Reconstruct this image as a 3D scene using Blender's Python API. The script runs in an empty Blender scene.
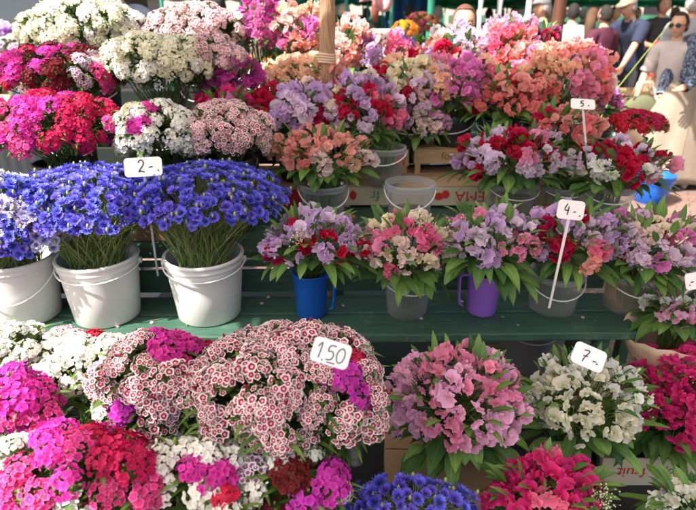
import bpy, bmesh, math, random
from mathutils import Vector, Quaternion, Matrix, noise
R = random.Random(7)
PI = math.pi
rad = math.radians
C = bpy.context.scene.collection
SC = bpy.context.scene
V = Vector
# ---------------------------------------------------------------- camera model
CAMH, PITCH, F = 1.5, rad(23.3), 546.0
cp, sp_ = math.cos(PITCH), math.sin(PITCH)
def ray(u, v):
    x = (u-348)/F; y = (255-v)/F
    return V((x, cp+y*sp_, -sp_+y*cp))
def at(u, v, Y=None, Z=None, t=None):
    d = ray(u, v)
    if Y is not None: t = Y/d.y
    elif Z is not None: t = (Z-CAMH)/d.z
    return V((0, 0, CAMH)) + d*t
def depth(p): return p.y*cp - (p.z-CAMH)*sp_
def proj(p):
    q = p - V((0, 0, CAMH)); dz = depth(p)
    return 348+F*q.x/dz, 255-F*(q.y*sp_+q.z*cp)/dz

# ---------------------------------------------------------------- materials
def new_mat(name):
    m = bpy.data.materials.new(name); m.use_nodes = True
    n = m.node_tree; n.nodes.clear()
    return m, n.nodes, n.links
def simple(name, col, rough=.6, metal=0, var=.12, scale=18, bump=.0, spec=.5, trans=0., coat=0.):
    m, N, L = new_mat(name)
    o = N.new('ShaderNodeOutputMaterial'); p = N.new('ShaderNodeBsdfPrincipled')
    p.inputs['Roughness'].default_value = rough; p.inputs['Metallic'].default_value = metal
    p.inputs['Specular IOR Level'].default_value = spec; p.inputs['Coat Weight'].default_value = coat
    tc = N.new('ShaderNodeTexCoord'); nz = N.new('ShaderNodeTexNoise')
    nz.inputs['Scale'].default_value = scale; nz.inputs['Detail'].default_value = 6
    L.new(tc.outputs['Object'], nz.inputs['Vector'])
    mx = N.new('ShaderNodeMix'); mx.data_type = 'RGBA'
    mx.inputs[6].default_value = (*[c*(1-var) for c in col], 1)
    mx.inputs[7].default_value = (*[min(1, c*(1+var)) for c in col], 1)
    L.new(nz.outputs['Fac'], mx.inputs[0]); L.new(mx.outputs[2], p.inputs['Base Color'])
    if bump:
        b = N.new('ShaderNodeBump'); b.inputs['Strength'].default_value = bump; b.inputs['Distance'].default_value = .01
        L.new(nz.outputs['Fac'], b.inputs['Height']); L.new(b.outputs[0], p.inputs['Normal'])
    if trans:
        t = N.new('ShaderNodeBsdfTranslucent'); L.new(mx.outputs[2], t.inputs[0])
        ms = N.new('ShaderNodeMixShader'); ms.inputs[0].default_value = trans
        L.new(p.outputs[0], ms.inputs[1]); L.new(t.outputs[0], ms.inputs[2]); L.new(ms.outputs[0], o.inputs[0])
    else: L.new(p.outputs[0], o.inputs[0])
    return m
def petal(name, stops, trans=.3, hue=.012, val=.18, nscale=60):
    """colour by the 'rad' attribute (petal base 0 .. edge 1), small shifts from head to head"""
    m, N, L = new_mat(name)
    o = N.new('ShaderNodeOutputMaterial'); p = N.new('ShaderNodeBsdfPrincipled')
    p.inputs['Roughness'].default_value = .62; p.inputs['Specular IOR Level'].default_value = .25
    a = N.new('ShaderNodeAttribute'); a.attribute_name = 'rad'
    rn = N.new('ShaderNodeAttribute'); rn.attribute_name = 'rnd'
    tc = N.new('ShaderNodeTexCoord'); nz = N.new('ShaderNodeTexNoise'); nz.inputs['Scale'].default_value = nscale
    nz.inputs['Detail'].default_value = 3
    L.new(tc.outputs['Object'], nz.inputs['Vector'])
    ad = N.new('ShaderNodeMath'); ad.operation = 'MULTIPLY_ADD'; ad.inputs[1].default_value = .22
    L.new(nz.outputs['Fac'], ad.inputs[0])
    s2 = N.new('ShaderNodeMath'); s2.operation = 'SUBTRACT'; s2.inputs[1].default_value = .11
    L.new(a.outputs['Fac'], s2.inputs[0]); L.new(s2.outputs[0], ad.inputs[2])
    cr = N.new('ShaderNodeValToRGB'); e = cr.color_ramp.elements
    e[0].position, e[0].color = stops[0][0], (*stops[0][1], 1)
    e[1].position, e[1].color = stops[-1][0], (*stops[-1][1], 1)
    for ps, c in stops[1:-1]:
        q = e.new(ps); q.color = (*c, 1)
    L.new(ad.outputs[0], cr.inputs[0])
    oi = N.new('ShaderNodeObjectInfo'); hs = N.new('ShaderNodeHueSaturation')
    mr = N.new('ShaderNodeMapRange'); mr.inputs[3].default_value = .5-hue; mr.inputs[4].default_value = .5+hue
    L.new(oi.outputs['Random'], mr.inputs[0]); L.new(mr.outputs[0], hs.inputs['Hue'])
    mv = N.new('ShaderNodeMapRange'); mv.inputs[3].default_value = 1-val; mv.inputs[4].default_value = 1+val*.6
    L.new(rn.outputs['Fac'], mv.inputs[0]); L.new(mv.outputs[0], hs.inputs['Value'])
    L.new(cr.outputs[0], hs.inputs['Color']); L.new(hs.outputs[0], p.inputs['Base Color'])
    t = N.new('ShaderNodeBsdfTranslucent'); L.new(hs.outputs[0], t.inputs[0])
    ms = N.new('ShaderNodeMixShader'); ms.inputs[0].default_value = trans
    L.new(p.outputs[0], ms.inputs[1]); L.new(t.outputs[0], ms.inputs[2]); L.new(ms.outputs[0], o.inputs[0])
    return m
def leafmat(name, c0, c1, rough=.42, trans=.3, midrib=True):
    m, N, L = new_mat(name)
    o = N.new('ShaderNodeOutputMaterial'); p = N.new('ShaderNodeBsdfPrincipled')
    p.inputs['Roughness'].default_value = rough; p.inputs['Specular IOR Level'].default_value = .4
    rn = N.new('ShaderNodeAttribute'); rn.attribute_name = 'rnd'
    mx = N.new('ShaderNodeMix'); mx.data_type = 'RGBA'
    mx.inputs[6].default_value = (*c0, 1); mx.inputs[7].default_value = (*c1, 1)
    L.new(rn.outputs['Fac'], mx.inputs[0])
    a = N.new('ShaderNodeAttribute'); a.attribute_name = 'rad'
    cr = N.new('ShaderNodeValToRGB'); e = cr.color_ramp.elements
    e[0].position = .0; e[0].color = (1.5, 1.5, 1.3, 1); e[1].position = .22; e[1].color = (1, 1, 1, 1)
    L.new(a.outputs['Fac'], cr.inputs[0])
    mu = N.new('ShaderNodeMix'); mu.data_type = 'RGBA'; mu.blend_type = 'MULTIPLY'; mu.inputs[0].default_value = 1 if midrib else 0
    L.new(mx.outputs[2], mu.inputs[6]); L.new(cr.outputs[0], mu.inputs[7])
    L.new(mu.outputs[2], p.inputs['Base Color'])
    t = N.new('ShaderNodeBsdfTranslucent'); L.new(mu.outputs[2], t.inputs[0])
    ms = N.new('ShaderNodeMixShader'); ms.inputs[0].default_value = trans
    L.new(p.outputs[0], ms.inputs[1]); L.new(t.outputs[0], ms.inputs[2]); L.new(ms.outputs[0], o.inputs[0])
    return m
def solidp(name, c, dark=.75, light=None):
    c2 = light or tuple(min(1, x*1.15+.02) for x in c)
    return petal(name, [(0, tuple(x*dark for x in c)), (.45, c), (1, c2)])
W = (.82, .82, .76); GY = (.5, .6, .15)
SW = {
 'white': petal('sweet william white', [(0, (.55, .62, .25)), (.16, (.78, .8, .6)), (.35, W), (1, (.88, .88, .82))], hue=.005, val=.12),
 'cream': petal('sweet william cream', [(0, (.5, .55, .15)), (.2, (.74, .74, .42)), (.5, (.82, .8, .6)), (1, (.86, .84, .7))], hue=.008, val=.12),
 'magenta': petal('sweet william magenta', [(0, (.35, .01, .16)), (.3, (.6, .015, .28)), (1, (.78, .06, .42))]),
 'hot': petal('sweet william hot pink', [(0, (.8, .4, .5)), (.18, (.7, .02, .2)), (.7, (.78, .04, .27)), (1, (.85, .2, .42))]),
 'crimson': petal('sweet william crimson', [(0, (.5, .1, .12)), (.25, (.45, .005, .06)), (1, (.62, .012, .11))], hue=.004),
 'red': petal('sweet william red', [(0, (.6, .2, .1)), (.25, (.6, .008, .04)), (1, (.7, .015, .08))], hue=.003),
 'pinkwhite': petal('sweet william pink and white', [(0, (.8, .55, .6)), (.3, (.82, .18, .38)), (.6, (.85, .4, .55)), (.85, (.86, .74, .76)), (1, (.88, .82, .82))]),
 'pale': petal('sweet william pale pink', [(0, (.8, .5, .6)), (.3, (.84, .5, .62)), (1, (.88, .74, .78))]),
 'picotee': petal('sweet william crimson ring with white edge', [(0, (.82, .6, .62)), (.2, (.86, .68, .7)), (.28, (.42, .006, .05)), (.58, (.4, .006, .06)), (.68, (.76, .4, .46)), (.76, (.86, .8, .78)), (1, (.88, .84, .82))]),
 'picopink': petal('sweet william rose ring with white edge', [(0, (.85, .7, .7)), (.15, (.85, .7, .7)), (.26, (.62, .05, .17)), (.45, (.68, .12, .25)), (.6, (.84, .6, .64)), (1, (.88, .82, .8))]),
 'violetpic': petal('sweet william violet ring with white edge', [(0, (.7, .6, .7)), (.2, (.24, .03, .14)), (.5, (.3, .06, .22)), (.65, (.72, .6, .72)), (1, (.84, .8, .84))]),
 'maroon': petal('sweet william dark maroon', [(0, (.3, .02, .03)), (.3, (.09, .004, .012)), (1, (.17, .008, .02))]),
 'purple': petal('sweet william purple', [(0, (.4, .02, .3)), (.3, (.5, .015, .36)), (1, (.62, .06, .48))]),
}
def spm(name, c, base=None, edge=None):
    base = base or tuple(.5*x+.42*y for x, y in zip(c, (.85, .8, .45)))
    edge = edge or tuple(min(.9, x*1.08+.03) for x in c)
    return petal('sweet pea '+name, [(0, base), (.38, c), (.8, c), (1, edge)], trans=.42, hue=.003 if c[1] < .1 else .01, val=.2)
SP = {
 'salmon': spm('salmon', (.97, .44, .4)), 'peach': spm('peach', (.98, .63, .46)), 'coral': spm('coral', (.95, .26, .27)),
 'cream': spm('cream', (.93, .84, .62)), 'white': spm('white', (.9, .9, .86), (.6, .66, .3)), 'ivory': spm('ivory', (.87, .85, .7), (.6, .66, .3)),
 'lilac': spm('lilac', (.68, .46, .76)), 'violet': spm('violet', (.36, .12, .5)), 'palelilac': spm('pale lilac', (.84, .68, .86)),
 'magenta': spm('magenta', (.62, .05, .42)), 'red': spm('red', (.6, .006, .06), (.4, .01, .03)), 'crimson': spm('crimson', (.46, .005, .08), (.3, .01, .03)),
 'pink': spm('pink', (.92, .34, .54)), 'blush': spm('blush', (.95, .75, .72)), 'hot': spm('hot pink', (.78, .04, .25), (.6, .02, .15)),
 'rose': spm('rose', (.88, .2, .38)), 'orchid': spm('orchid', (.82, .24, .6)), 'pinkpale': spm('pale pink', (.95, .54, .76)),
}
CF = {'blue': petal('cornflower blue', [(0, (.12, .04, .35)), (.25, (.1, .05, .52)), (.6, (.12, .11, .74)), (1, (.2, .2, .86))], hue=.012, val=.25),
      'pale': petal('cornflower white and violet', [(0, (.2, .1, .5)), (.35, (.3, .22, .7)), (.6, (.6, .55, .86)), (1, (.78, .76, .88))], hue=.01, val=.3)}
M = {
 'calyx': leafmat('calyx green', (.10, .17, .035), (.2, .27, .06), midrib=False),
 'budgreen': simple('bud grey green', (.3, .32, .16), .7),
 'stem': leafmat('stem green', (.07, .14, .03), (.13, .2, .05), midrib=False, trans=.15),
 'stemolive': leafmat('cornflower stem olive', (.15, .22, .06), (.32, .38, .14), midrib=False, trans=.15),
 'leaf': leafmat('leaf green', (.045, .125, .03), (.17, .31, .07)),
 'leafsw': leafmat('narrow leaf green', (.06, .13, .025), (.17, .27, .06)),
 'bench': None,
 'whiteplastic': simple('white bucket plastic', (.68, .68, .66), .42, var=.16, scale=5, bump=.15),
 'blueplastic': simple('blue plastic', (.01, .11, .5), .32, var=.08),
 'purpleplastic': simple('purple plastic', (.32, .14, .62), .35, var=.08),
 'blackplastic': simple('black bucket plastic', (.025, .026, .03), .45, var=.2),
 'greyplastic': simple('grey bucket plastic', (.22, .22, .24), .45, var=.15),
 'card': simple('white card', (.84, .84, .84), .5, var=.03),
 'ink': simple('black ink', (.015, .015, .03), .6),
 'whitestick': simple('white plastic stick', (.78, .78, .76), .4, var=.05),
 'wire': simple('steel wire', (.5, .5, .5), .35, metal=.9),
 'kraft': simple('kraft paper', (.62, .45, .32), .8, var=.1, scale=30, bump=.1),
 'cardboard': simple('brown cardboard', (.36, .23, .13), .85, var=.15, scale=14, bump=.1),
 'printpaper': simple('printed crate panel', (.62, .55, .4), .7, var=.08, scale=20),
 'inkred': simple('red print', (.6, .03, .025), .6), 'inkgreen': simple('green print', (.06, .28, .07), .6),
 'inkbrown': simple('brown print', (.16, .07, .03), .6),
 'black': simple('black', (.02, .02, .02), .6),
 'skin': simple('skin', (.58, .33, .23), .5, var=.06, scale=12), 'lip': simple('lip', (.42, .14, .12), .5),
 'skintan': simple('tanned skin', (.42, .22, .14), .5, var=.06, scale=12),
 'eyewhite': simple('eye white', (.75, .73, .7), .3), 'iris': simple('iris dark', (.04, .03, .02), .2),
}
def benchmat():
    m, N, L = new_mat('weathered green paint'); o = N.new('ShaderNodeOutputMaterial'); p = N.new('ShaderNodeBsdfPrincipled')
    tc = N.new('ShaderNodeTexCoord'); mp = N.new('ShaderNodeMapping'); mp.inputs['Scale'].default_value = (1.5, 14, 14); L.new(tc.outputs['Object'], mp.inputs[0])
    n1 = N.new('ShaderNodeTexNoise'); n1.inputs['Scale'].default_value = 6; n1.inputs['Detail'].default_value = 9; n1.inputs['Roughness'].default_value = .7; L.new(mp.outputs[0], n1.inputs[0])
    n2 = N.new('ShaderNodeTexNoise'); n2.inputs['Scale'].default_value = 5; n2.inputs['Detail'].default_value = 10; n2.inputs['Roughness'].default_value = .75; L.new(tc.outputs['Object'], n2.inputs[0])
    c1 = N.new('ShaderNodeValToRGB'); e = c1.color_ramp.elements; e[0].position = .3; e[0].color = (.022, .065, .042, 1); e[1].position = .7; e[1].color = (.055, .13, .09, 1); L.new(n1.outputs['Fac'], c1.inputs[0])
    c2 = N.new('ShaderNodeValToRGB'); e = c2.color_ramp.elements; e[0].position = .57; e[0].color = (0, 0, 0, 1); e[1].position = .64; e[1].color = (1, 1, 1, 1); L.new(n2.outputs['Fac'], c2.inputs[0])
    mx = N.new('ShaderNodeMix'); mx.data_type = 'RGBA'; L.new(c2.outputs[0], mx.inputs[0]); L.new(c1.outputs[0], mx.inputs[6]); mx.inputs[7].default_value = (.12, .16, .12, 1)
    L.new(mx.outputs[2], p.inputs['Base Color'])
    r = N.new('ShaderNodeMapRange'); r.inputs[3].default_value = .35; r.inputs[4].default_value = .75; L.new(n2.outputs['Fac'], r.inputs[0]); L.new(r.outputs[0], p.inputs['Roughness'])
    b = N.new('ShaderNodeBump'); b.inputs['Strength'].default_value = .35; b.inputs['Distance'].default_value = .004; L.new(n1.outputs['Fac'], b.inputs['Height']); L.new(b.outputs[0], p.inputs['Normal']); L.new(p.outputs[0], o.inputs[0]); return m
def wood(name, c0, c1, rough=.6, sc=(1, 14, 14), bump=.25, rings=8):
    m, N, L = new_mat(name)
    o = N.new('ShaderNodeOutputMaterial'); p = N.new('ShaderNodeBsdfPrincipled'); p.inputs['Roughness'].default_value = rough
    tc = N.new('ShaderNodeTexCoord'); mp = N.new('ShaderNodeMapping'); mp.inputs['Scale'].default_value = sc
    nz = N.new('ShaderNodeTexNoise'); nz.inputs['Scale'].default_value = rings; nz.inputs['Detail'].default_value = 8; nz.inputs['Roughness'].default_value = .65
    L.new(tc.outputs['Object'], mp.inputs[0]); L.new(mp.outputs[0], nz.inputs['Vector'])
    cr = N.new('ShaderNodeValToRGB'); cr.color_ramp.elements[0].position = .35; cr.color_ramp.elements[1].position = .68
    cr.color_ramp.elements[0].color = (*c0, 1); cr.color_ramp.elements[1].color = (*c1, 1)
    L.new(nz.outputs['Fac'], cr.inputs[0]); L.new(cr.outputs[0], p.inputs['Base Color'])
    b = N.new('ShaderNodeBump'); b.inputs['Strength'].default_value = bump; b.inputs['Distance'].default_value = .004
    L.new(nz.outputs['Fac'], b.inputs['Height']); L.new(b.outputs[0], p.inputs['Normal']); L.new(p.outputs[0], o.inputs[0])
    return m
M['bench'] = benchmat()
M['shadeboard'] = wood('board in shade colour', (.006, .012, .009), (.014, .022, .016), .8)  # shade behind the stand, put into the colour of the rear riser boards
M['crate'] = wood('pale crate wood', (.42, .27, .14), (.6, .44, .27), .75)
M['cratedark'] = wood('weathered crate wood', (.2, .1, .05), (.34, .2, .11), .8)
M['pole'] = wood('peeled pole wood', (.2, .1, .055), (.5, .33, .2), .8, (22, 22, 2.2), .9)
M['polered'] = wood('red brown pole wood', (.07, .022, .01), (.13, .045, .02), .6, (14, 14, 1.2), .3)
def _x(): pass
def clearmat(name, tint, milk, mf):
    m, N, L = new_mat(name)
    o = N.new('ShaderNodeOutputMaterial'); t = N.new('ShaderNodeBsdfTransparent'); t.inputs[0].default_value = (*tint, 1)
    p = N.new('ShaderNodeBsdfPrincipled'); p.inputs['Base Color'].default_value = (*milk, 1); p.inputs['Roughness'].default_value = .12
    tl = N.new('ShaderNodeBsdfTranslucent'); tl.inputs[0].default_value = (*milk, 1)
    a = N.new('ShaderNodeAddShader')
    m1 = N.new('ShaderNodeMixShader'); m1.inputs[0].default_value = .4; L.new(p.outputs[0], m1.inputs[1]); L.new(tl.outputs[0], m1.inputs[2])
    fr = N.new('ShaderNodeLayerWeight'); fr.inputs[0].default_value = .3
    mr = N.new('ShaderNodeMapRange'); mr.inputs[3].default_value = mf; mr.inputs[4].default_value = min(1, mf+.35)
    L.new(fr.outputs['Facing'], mr.inputs[0])
    ms = N.new('ShaderNodeMixShader'); L.new(mr.outputs[0], ms.inputs[0]); L.new(t.outputs[0], ms.inputs[1]); L.new(m1.outputs[0], ms.inputs[2])
    L.new(ms.outputs[0], o.inputs[0]); return m
M['clear'] = clearmat('clear bucket plastic', (.98, .985, .99), (.7, .74, .78), .05)
M['clearrim'] = clearmat('frosted bucket rim', (.9, .91, .92), (.75, .78, .82), .28)
M['water'] = clearmat('cloudy flower water', (.88, .88, .76), (.4, .4, .28), .08)
M['watertan'] = clearmat('brown flower water', (.85, .72, .5), (.5, .36, .2), .14)

# ---------------------------------------------------------------- object helpers
def link(name, me, parent=None, loc=None):
    o = bpy.data.objects.new(name, me); C.objects.link(o)
    if parent: o.parent = parent
    if loc is not None: o.location = loc
    return o
def empty(name, loc, label, cat, group=None, rz=0):
    o = bpy.data.objects.new(name, None); C.objects.link(o); o.location = loc; o.rotation_euler = (0, 0, rz)
    o.empty_display_size = .05
    o['label'] = label; o['category'] = cat
    if group: o['group'] = group
    return o
def tag(o, label, cat, group=None):
    o['label'] = label; o['category'] = cat
    if group: o['group'] = group
    return o
class MB:
    def __init__(s): s.v = []; s.f = []; s.m = []; s.rad = []; s.rnd = []
    def add(s, vs, fs, mi=0, rad=None, rnd=0.5):
        b = len(s.v); s.v += [tuple(v) for v in vs]; s.f += [tuple(i+b for i in f) for f in fs]; s.m += [mi]*len(fs)
        s.rad += list(rad) if rad else [.5]*len(vs); s.rnd += [rnd]*len(vs)
    def mesh(s, name, mats, smooth=True):
        me = bpy.data.meshes.new(name); me.from_pydata(s.v, [], s.f)
        for m in mats: me.materials.append(m)
        me.polygons.foreach_set('material_index', s.m)
        me.polygons.foreach_set('use_smooth', [smooth]*len(s.f))
        a = me.attributes.new('rad', 'FLOAT', 'POINT'); a.data.foreach_set('value', s.rad)
        a = me.attributes.new('rnd', 'FLOAT', 'POINT'); a.data.foreach_set('value', s.rnd)
        me.update(); return me
    def build(s, name, mats, parent=None, smooth=True, loc=None):
        if not isinstance(mats, (list, tuple)): mats = [mats]
        return link(name, s.mesh(name, mats, smooth), parent, loc)
    def box(s, c, size, mi=0, rz=0, mat=None):
        x, y, z = [q/2 for q in size]
        vs = [V((a*x, b*y, d*z)) for a in (-1, 1) for b in (-1, 1) for d in (-1, 1)]
        if mat: vs = [mat @ v for v in vs]
        if rz: vs = [Matrix.Rotation(rz, 3, 'Z') @ v for v in vs]
        vs = [v+V(c) for v in vs]
        s.add(vs, [(0, 1, 3, 2), (4, 6, 7, 5), (0, 4, 5, 1), (2, 3, 7, 6), (0, 2, 6, 4), (1, 5, 7, 3)], mi)
    def tube(s, pts, r, n=6, mi=0, rnd=.5, cap=True):
        pts = [V(p) for p in pts]; k = len(pts); rs = r if isinstance(r, (list, tuple)) else [r]*k
        vs = []; fs = []; up = V((.31, .17, .93))
        for i, p in enumerate(pts):
            d = (pts[min(i+1, k-1)]-pts[max(i-1, 0)]).normalized()
            a = d.cross(up)
            if a.length < .05: a = d.cross(V((1, 0, 0)))
            a.normalize(); b = d.cross(a)
            for j in range(n):
                w = 2*PI*j/n; vs.append(p+(a*math.cos(w)+b*math.sin(w))*rs[i])
        for i in range(k-1):
            for j in range(n): fs.append((i*n+j, i*n+(j+1) % n, (i+1)*n+(j+1) % n, (i+1)*n+j))
        if cap: fs.append(tuple(range(n))[::-1]); fs.append(tuple(range((k-1)*n, k*n)))
        s.add(vs, fs, mi, rnd=rnd)
    def lathe(s, prof, n=40, mi=0, c=(0, 0, 0), rnd=.5):
        vs = []; fs = []; k = len(prof)
        for (r, z) in prof:
            for j in range(n): vs.append((c[0]+r*math.cos(2*PI*j/n), c[1]+r*math.sin(2*PI*j/n), c[2]+z))
        for i in range(k-1):
            for j in range(n): fs.append((i*n+j, i*n+(j+1) % n, (i+1)*n+(j+1) % n, (i+1)*n+j))
        s.add(vs, fs, mi, rnd=rnd)
    def sphere(s, c, r, n=10, k=7, mi=0, rnd=.5, rot=None):
        rx, ry, rz = r if isinstance(r, (list, tuple)) else (r, r, r)
        vs = []; fs = []
        for i in range(k+1):
            th = PI*i/k
            for j in range(n):
                w = V((rx*math.sin(th)*math.cos(2*PI*j/n), ry*math.sin(th)*math.sin(2*PI*j/n), rz*math.cos(th)))
                if rot: w = rot @ w
                vs.append(w+V(c))
        for i in range(k):
            for j in range(n): fs.append((i*n+j, (i+1)*n+j, (i+1)*n+(j+1) % n, i*n+(j+1) % n))
        s.add(vs, fs, mi, rnd=rnd)
    def leaf(s, base, d, length, width, droop=.3, rnd=None, segs=5, mi=0, side=None, fold=.25, wav=0.):
        """lanceolate leaf from base along d, bending down; folded along its midrib"""
        rnd = R.random() if rnd is None else rnd
        d = V(d).normalized(); p = V(base); vs = []; rd = []
        sd = side or d.cross(V((0, 0, 1)))
        if sd.length < .05: sd = V((1, 0, 0))
        sd = sd.normalized(); ph = R.random()*6
        for i in range(segs+1):
            q = i/segs; w = width*.5*(math.sin(PI*min(1, q**.75*.97+.03))**.8)
            nrm = sd.cross(d).normalized()
            if nrm.z < 0: nrm = -nrm
            lift = nrm*w*fold
            wv = nrm*(wav*width*math.sin(ph+q*7))
            vs += [p-sd*w+lift+wv, p, p+sd*w+lift-wv]; rd += [1, 0, 1]
            d = (d+V((0, 0, -droop/segs*(.5+q)))).normalized(); p = p+d*(length/segs)
        fs = []
        for i in range(segs):
            a = i*3; fs += [(a, a+1, a+4, a+3), (a+1, a+2, a+5, a+4)]
        s.add(vs, fs, mi, rad=rd, rnd=rnd)
def bevel(o, w=.003, seg=2):
    b = o.modifiers.new('b', 'BEVEL'); b.width = w; b.segments = seg; b.limit_method = 'ANGLE'; return o
def fib(n, amax, jit=.3, rg=R):
    out = []; ga = PI*(3-5**.5); zmin = math.cos(amax)
    for i in range(n):
        z = 1-(1-zmin)*(i+.5)/n; r = math.sqrt(max(0, 1-z*z)); a = i*ga+rg.uniform(-jit, jit)*.6
        z2 = min(1, max(-1, z+rg.uniform(-jit, jit)*(1-zmin)/n*4))
        r = math.sqrt(max(0, 1-z2*z2)); out.append(V((r*math.cos(a), r*math.sin(a), z2)))
    return out

# ---------------------------------------------------------------- flower head meshes (shared by all heads of a kind)
def floret(mb, pos, nrm, r, rg):
    q = nrm.to_track_quat('Z', 'Y') @ Quaternion((0, 0, 1), rg.random()*6.3)
    n = 20; vs = [V((0, 0, -.0012))]; rd = [0.]
    cup = rg.uniform(-.1, .35)
    rings = (.28, .62, 1.)
    tilt = V((rg.uniform(-.25, .25), rg.uniform(-.25, .25), 1))
    for ri in rings:
        for j in range(n):
            a = 2*PI*j/n; pet = abs(math.cos(2.5*a)); notch = .8+.2*pet**.35
            fr = (1+.055*(-1)**j) if ri == 1 else 1
            rr = r*ri*(1 if ri < .4 else notch if ri == 1 else (.5+.5*notch))*fr
            z = r*(cup*ri*ri+.10*math.sin(5*a)*ri*ri)
            w = V((rr*math.cos(a), rr*math.sin(a), z)); w.z -= (w.x*tilt.x+w.y*tilt.y)
            vs.append(w); rd.append(ri)
    vs = [q @ v + pos for v in vs]
    fs = [(0, 1+j, 1+(j+1) % n) for j in range(n)]
    for k in range(2):
        for j in range(n): fs.append((1+k*n+j, 1+(k+1)*n+j, 1+(k+1)*n+(j+1) % n, 1+k*n+(j+1) % n))
    mb.add(vs, fs, 0, rad=rd, rnd=rg.random())
def sw_head(seed, nf=26, RR=.037):
    rg = random.Random(seed); mb = MB()
    for i, d in enumerate(fib(nf, rad(82), .3, rg)):
        k = 1+rg.uniform(-.12, .12)
        p = V((d.x*RR*k, d.y*RR*k, d.z*RR*.62*k))
        nrm = V((d.x, d.y, d.z*1.3)).normalized()
        if rg.random() < .07:
            mb.sphere(p+nrm*.002, (.0028, .0028, .006), 7, 5, 1 if rg.random() < .5 else 0, rg.random(), nrm.to_track_quat('Z', 'Y'))
        else: floret(mb, p, (nrm+V((rg.uniform(-.3, .3), rg.uniform(-.3, .3), 0))).normalized(), .0086*rg.choice((.78, .9, 1., 1.1, 1.18)), rg)
        mb.tube([V((0, 0, -.03)), p*.6+V((0, 0, -.008)), p-nrm*.001], [.001, .0012, .0018], 4, 1)
    mb.sphere((0, 0, -.012), (.022, .022, .016), 8, 5, 1)
    for i in range(9):
        a = rg.random()*6.3; mb.leaf((0, 0, -.024), (math.cos(a), math.sin(a), .7), rg.uniform(.02, .04), .006, .1, .6, 3, 1)
    return mb.mesh('flower_head', [SW['white'], M['calyx']])
SWH = [sw_head(0, 42), sw_head(1, 50, .04), sw_head(2, 34, .033), sw_head(3, 40, .036), sw_head(4, 27, .029), sw_head(5, 47, .039), sw_head(6, 44, .037)]
def pet(mb, base, q, Wd, Ht, curl, ruf, rg, nx=7, ny=6, notch=.12, point=0.):
    ph = rg.random()*6; ph2 = rg.random()*6; vs = []; rd = []
    for j in range(ny+1):
        v = j/ny
        for i in range(nx+1):
            u = -1+2*i/nx
            w = Wd*.5*(math.sin(PI*(.06+.62*v**.8))**.9)
            hh = Ht*(v-(u*u)*v*.22*(1+point)-notch*v*math.exp(-u*u*16))
            y = -curl*Ht*v*v + ruf*Wd*v*v*(math.sin(3.3*u*2+ph)*.5+.5*math.sin(6.1*u+ph2)*abs(u))
            y += .22*Wd*u*u*(1-v*.6)
            vs.append(q @ V((u*w, y, hh))+base); rd.append(v)
    fs = [(j*(nx+1)+i, j*(nx+1)+i+1, (j+1)*(nx+1)+i+1, (j+1)*(nx+1)+i) for j in range(ny) for i in range(nx)]
    mb.add(vs, fs, 0, rad=rd, rnd=rg.random())
def blossom(mb, pos, d, size, rg):
    """sweet pea blossom: broad ruffled standard, two wings, small keel; opens along d"""
    d = d.normalized(); q0 = d.to_track_quat('Y', 'Z') @ Quaternion((0, 1, 0), rg.uniform(-.5, .5))
    Q = lambda ax, a: Quaternion(ax, a)
    # the local +Y axis is the direction the blossom opens to, +Z is up
    pet(mb, pos, q0 @ Q((1, 0, 0), rad(rg.uniform(-35, -5))), size*1.25, size*.8, rg.uniform(-.1, .35), .14, rg)
    for s in (-1, 1):
        pet(mb, pos, q0 @ Q((0, 0, 1), s*rad(-35)) @ Q((0, 1, 0), s*rad(rg.uniform(28, 55))) @ Q((1, 0, 0), rad(rg.uniform(-70, -45))), size*.72, size*.66, -.25, .1, rg, 5, 5, .02)
    pet(mb, pos, q0 @ Q((1, 0, 0), rad(-80)), size*.38, size*.42, -.5, .04, rg, 4, 4, 0)
    mb.sphere(pos-d*size*.04, (size*.09,)*3, 6, 4, 1, .5)
def sp_head(seed, nb=4, size=.046, spread=.026):
    rg = random.Random(100+seed); mb = MB()
    for i in range(nb):
        a = i*2.4+rg.uniform(-.4, .4); rr = 0 if (i == 0 and nb > 3) else spread*rg.uniform(.75, 1.2)
        z = -.010*i+rg.uniform(0, .012)
        p = V((rr*math.cos(a), rr*math.sin(a), z))
        dd = V((math.cos(a)*.95, math.sin(a)*.95, rg.uniform(.25, .9))) if rr else V((.4*math.cos(a), .4*math.sin(a), 1))
        blossom(mb, p, dd, size*rg.uniform(.82, 1.12), rg)
        mb.tube([V((0, 0, -.06)), V((0, 0, -.03)), p*.9-V((0, 0, .004))], [.0016, .0015, .0012], 4, 1)
    if rg.random() < .7:
        b = V((rg.uniform(-.02, .02), rg.uniform(-.02, .02), .03)); mb.sphere(b, (.006, .006, .011), 7, 5, 0, .2); mb.tube([V((0, 0, -.03)), b-V((0, 0, .01))], .001, 4, 1)
    return mb.mesh('flower_head', [SP['pink'], M['calyx']])
SPH = [sp_head(i, n) for i, n in enumerate((4, 3, 5, 4, 3, 4))]
SPH1 = [sp_head(20+i, 2, .05, .02) for i in range(3)]
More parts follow.
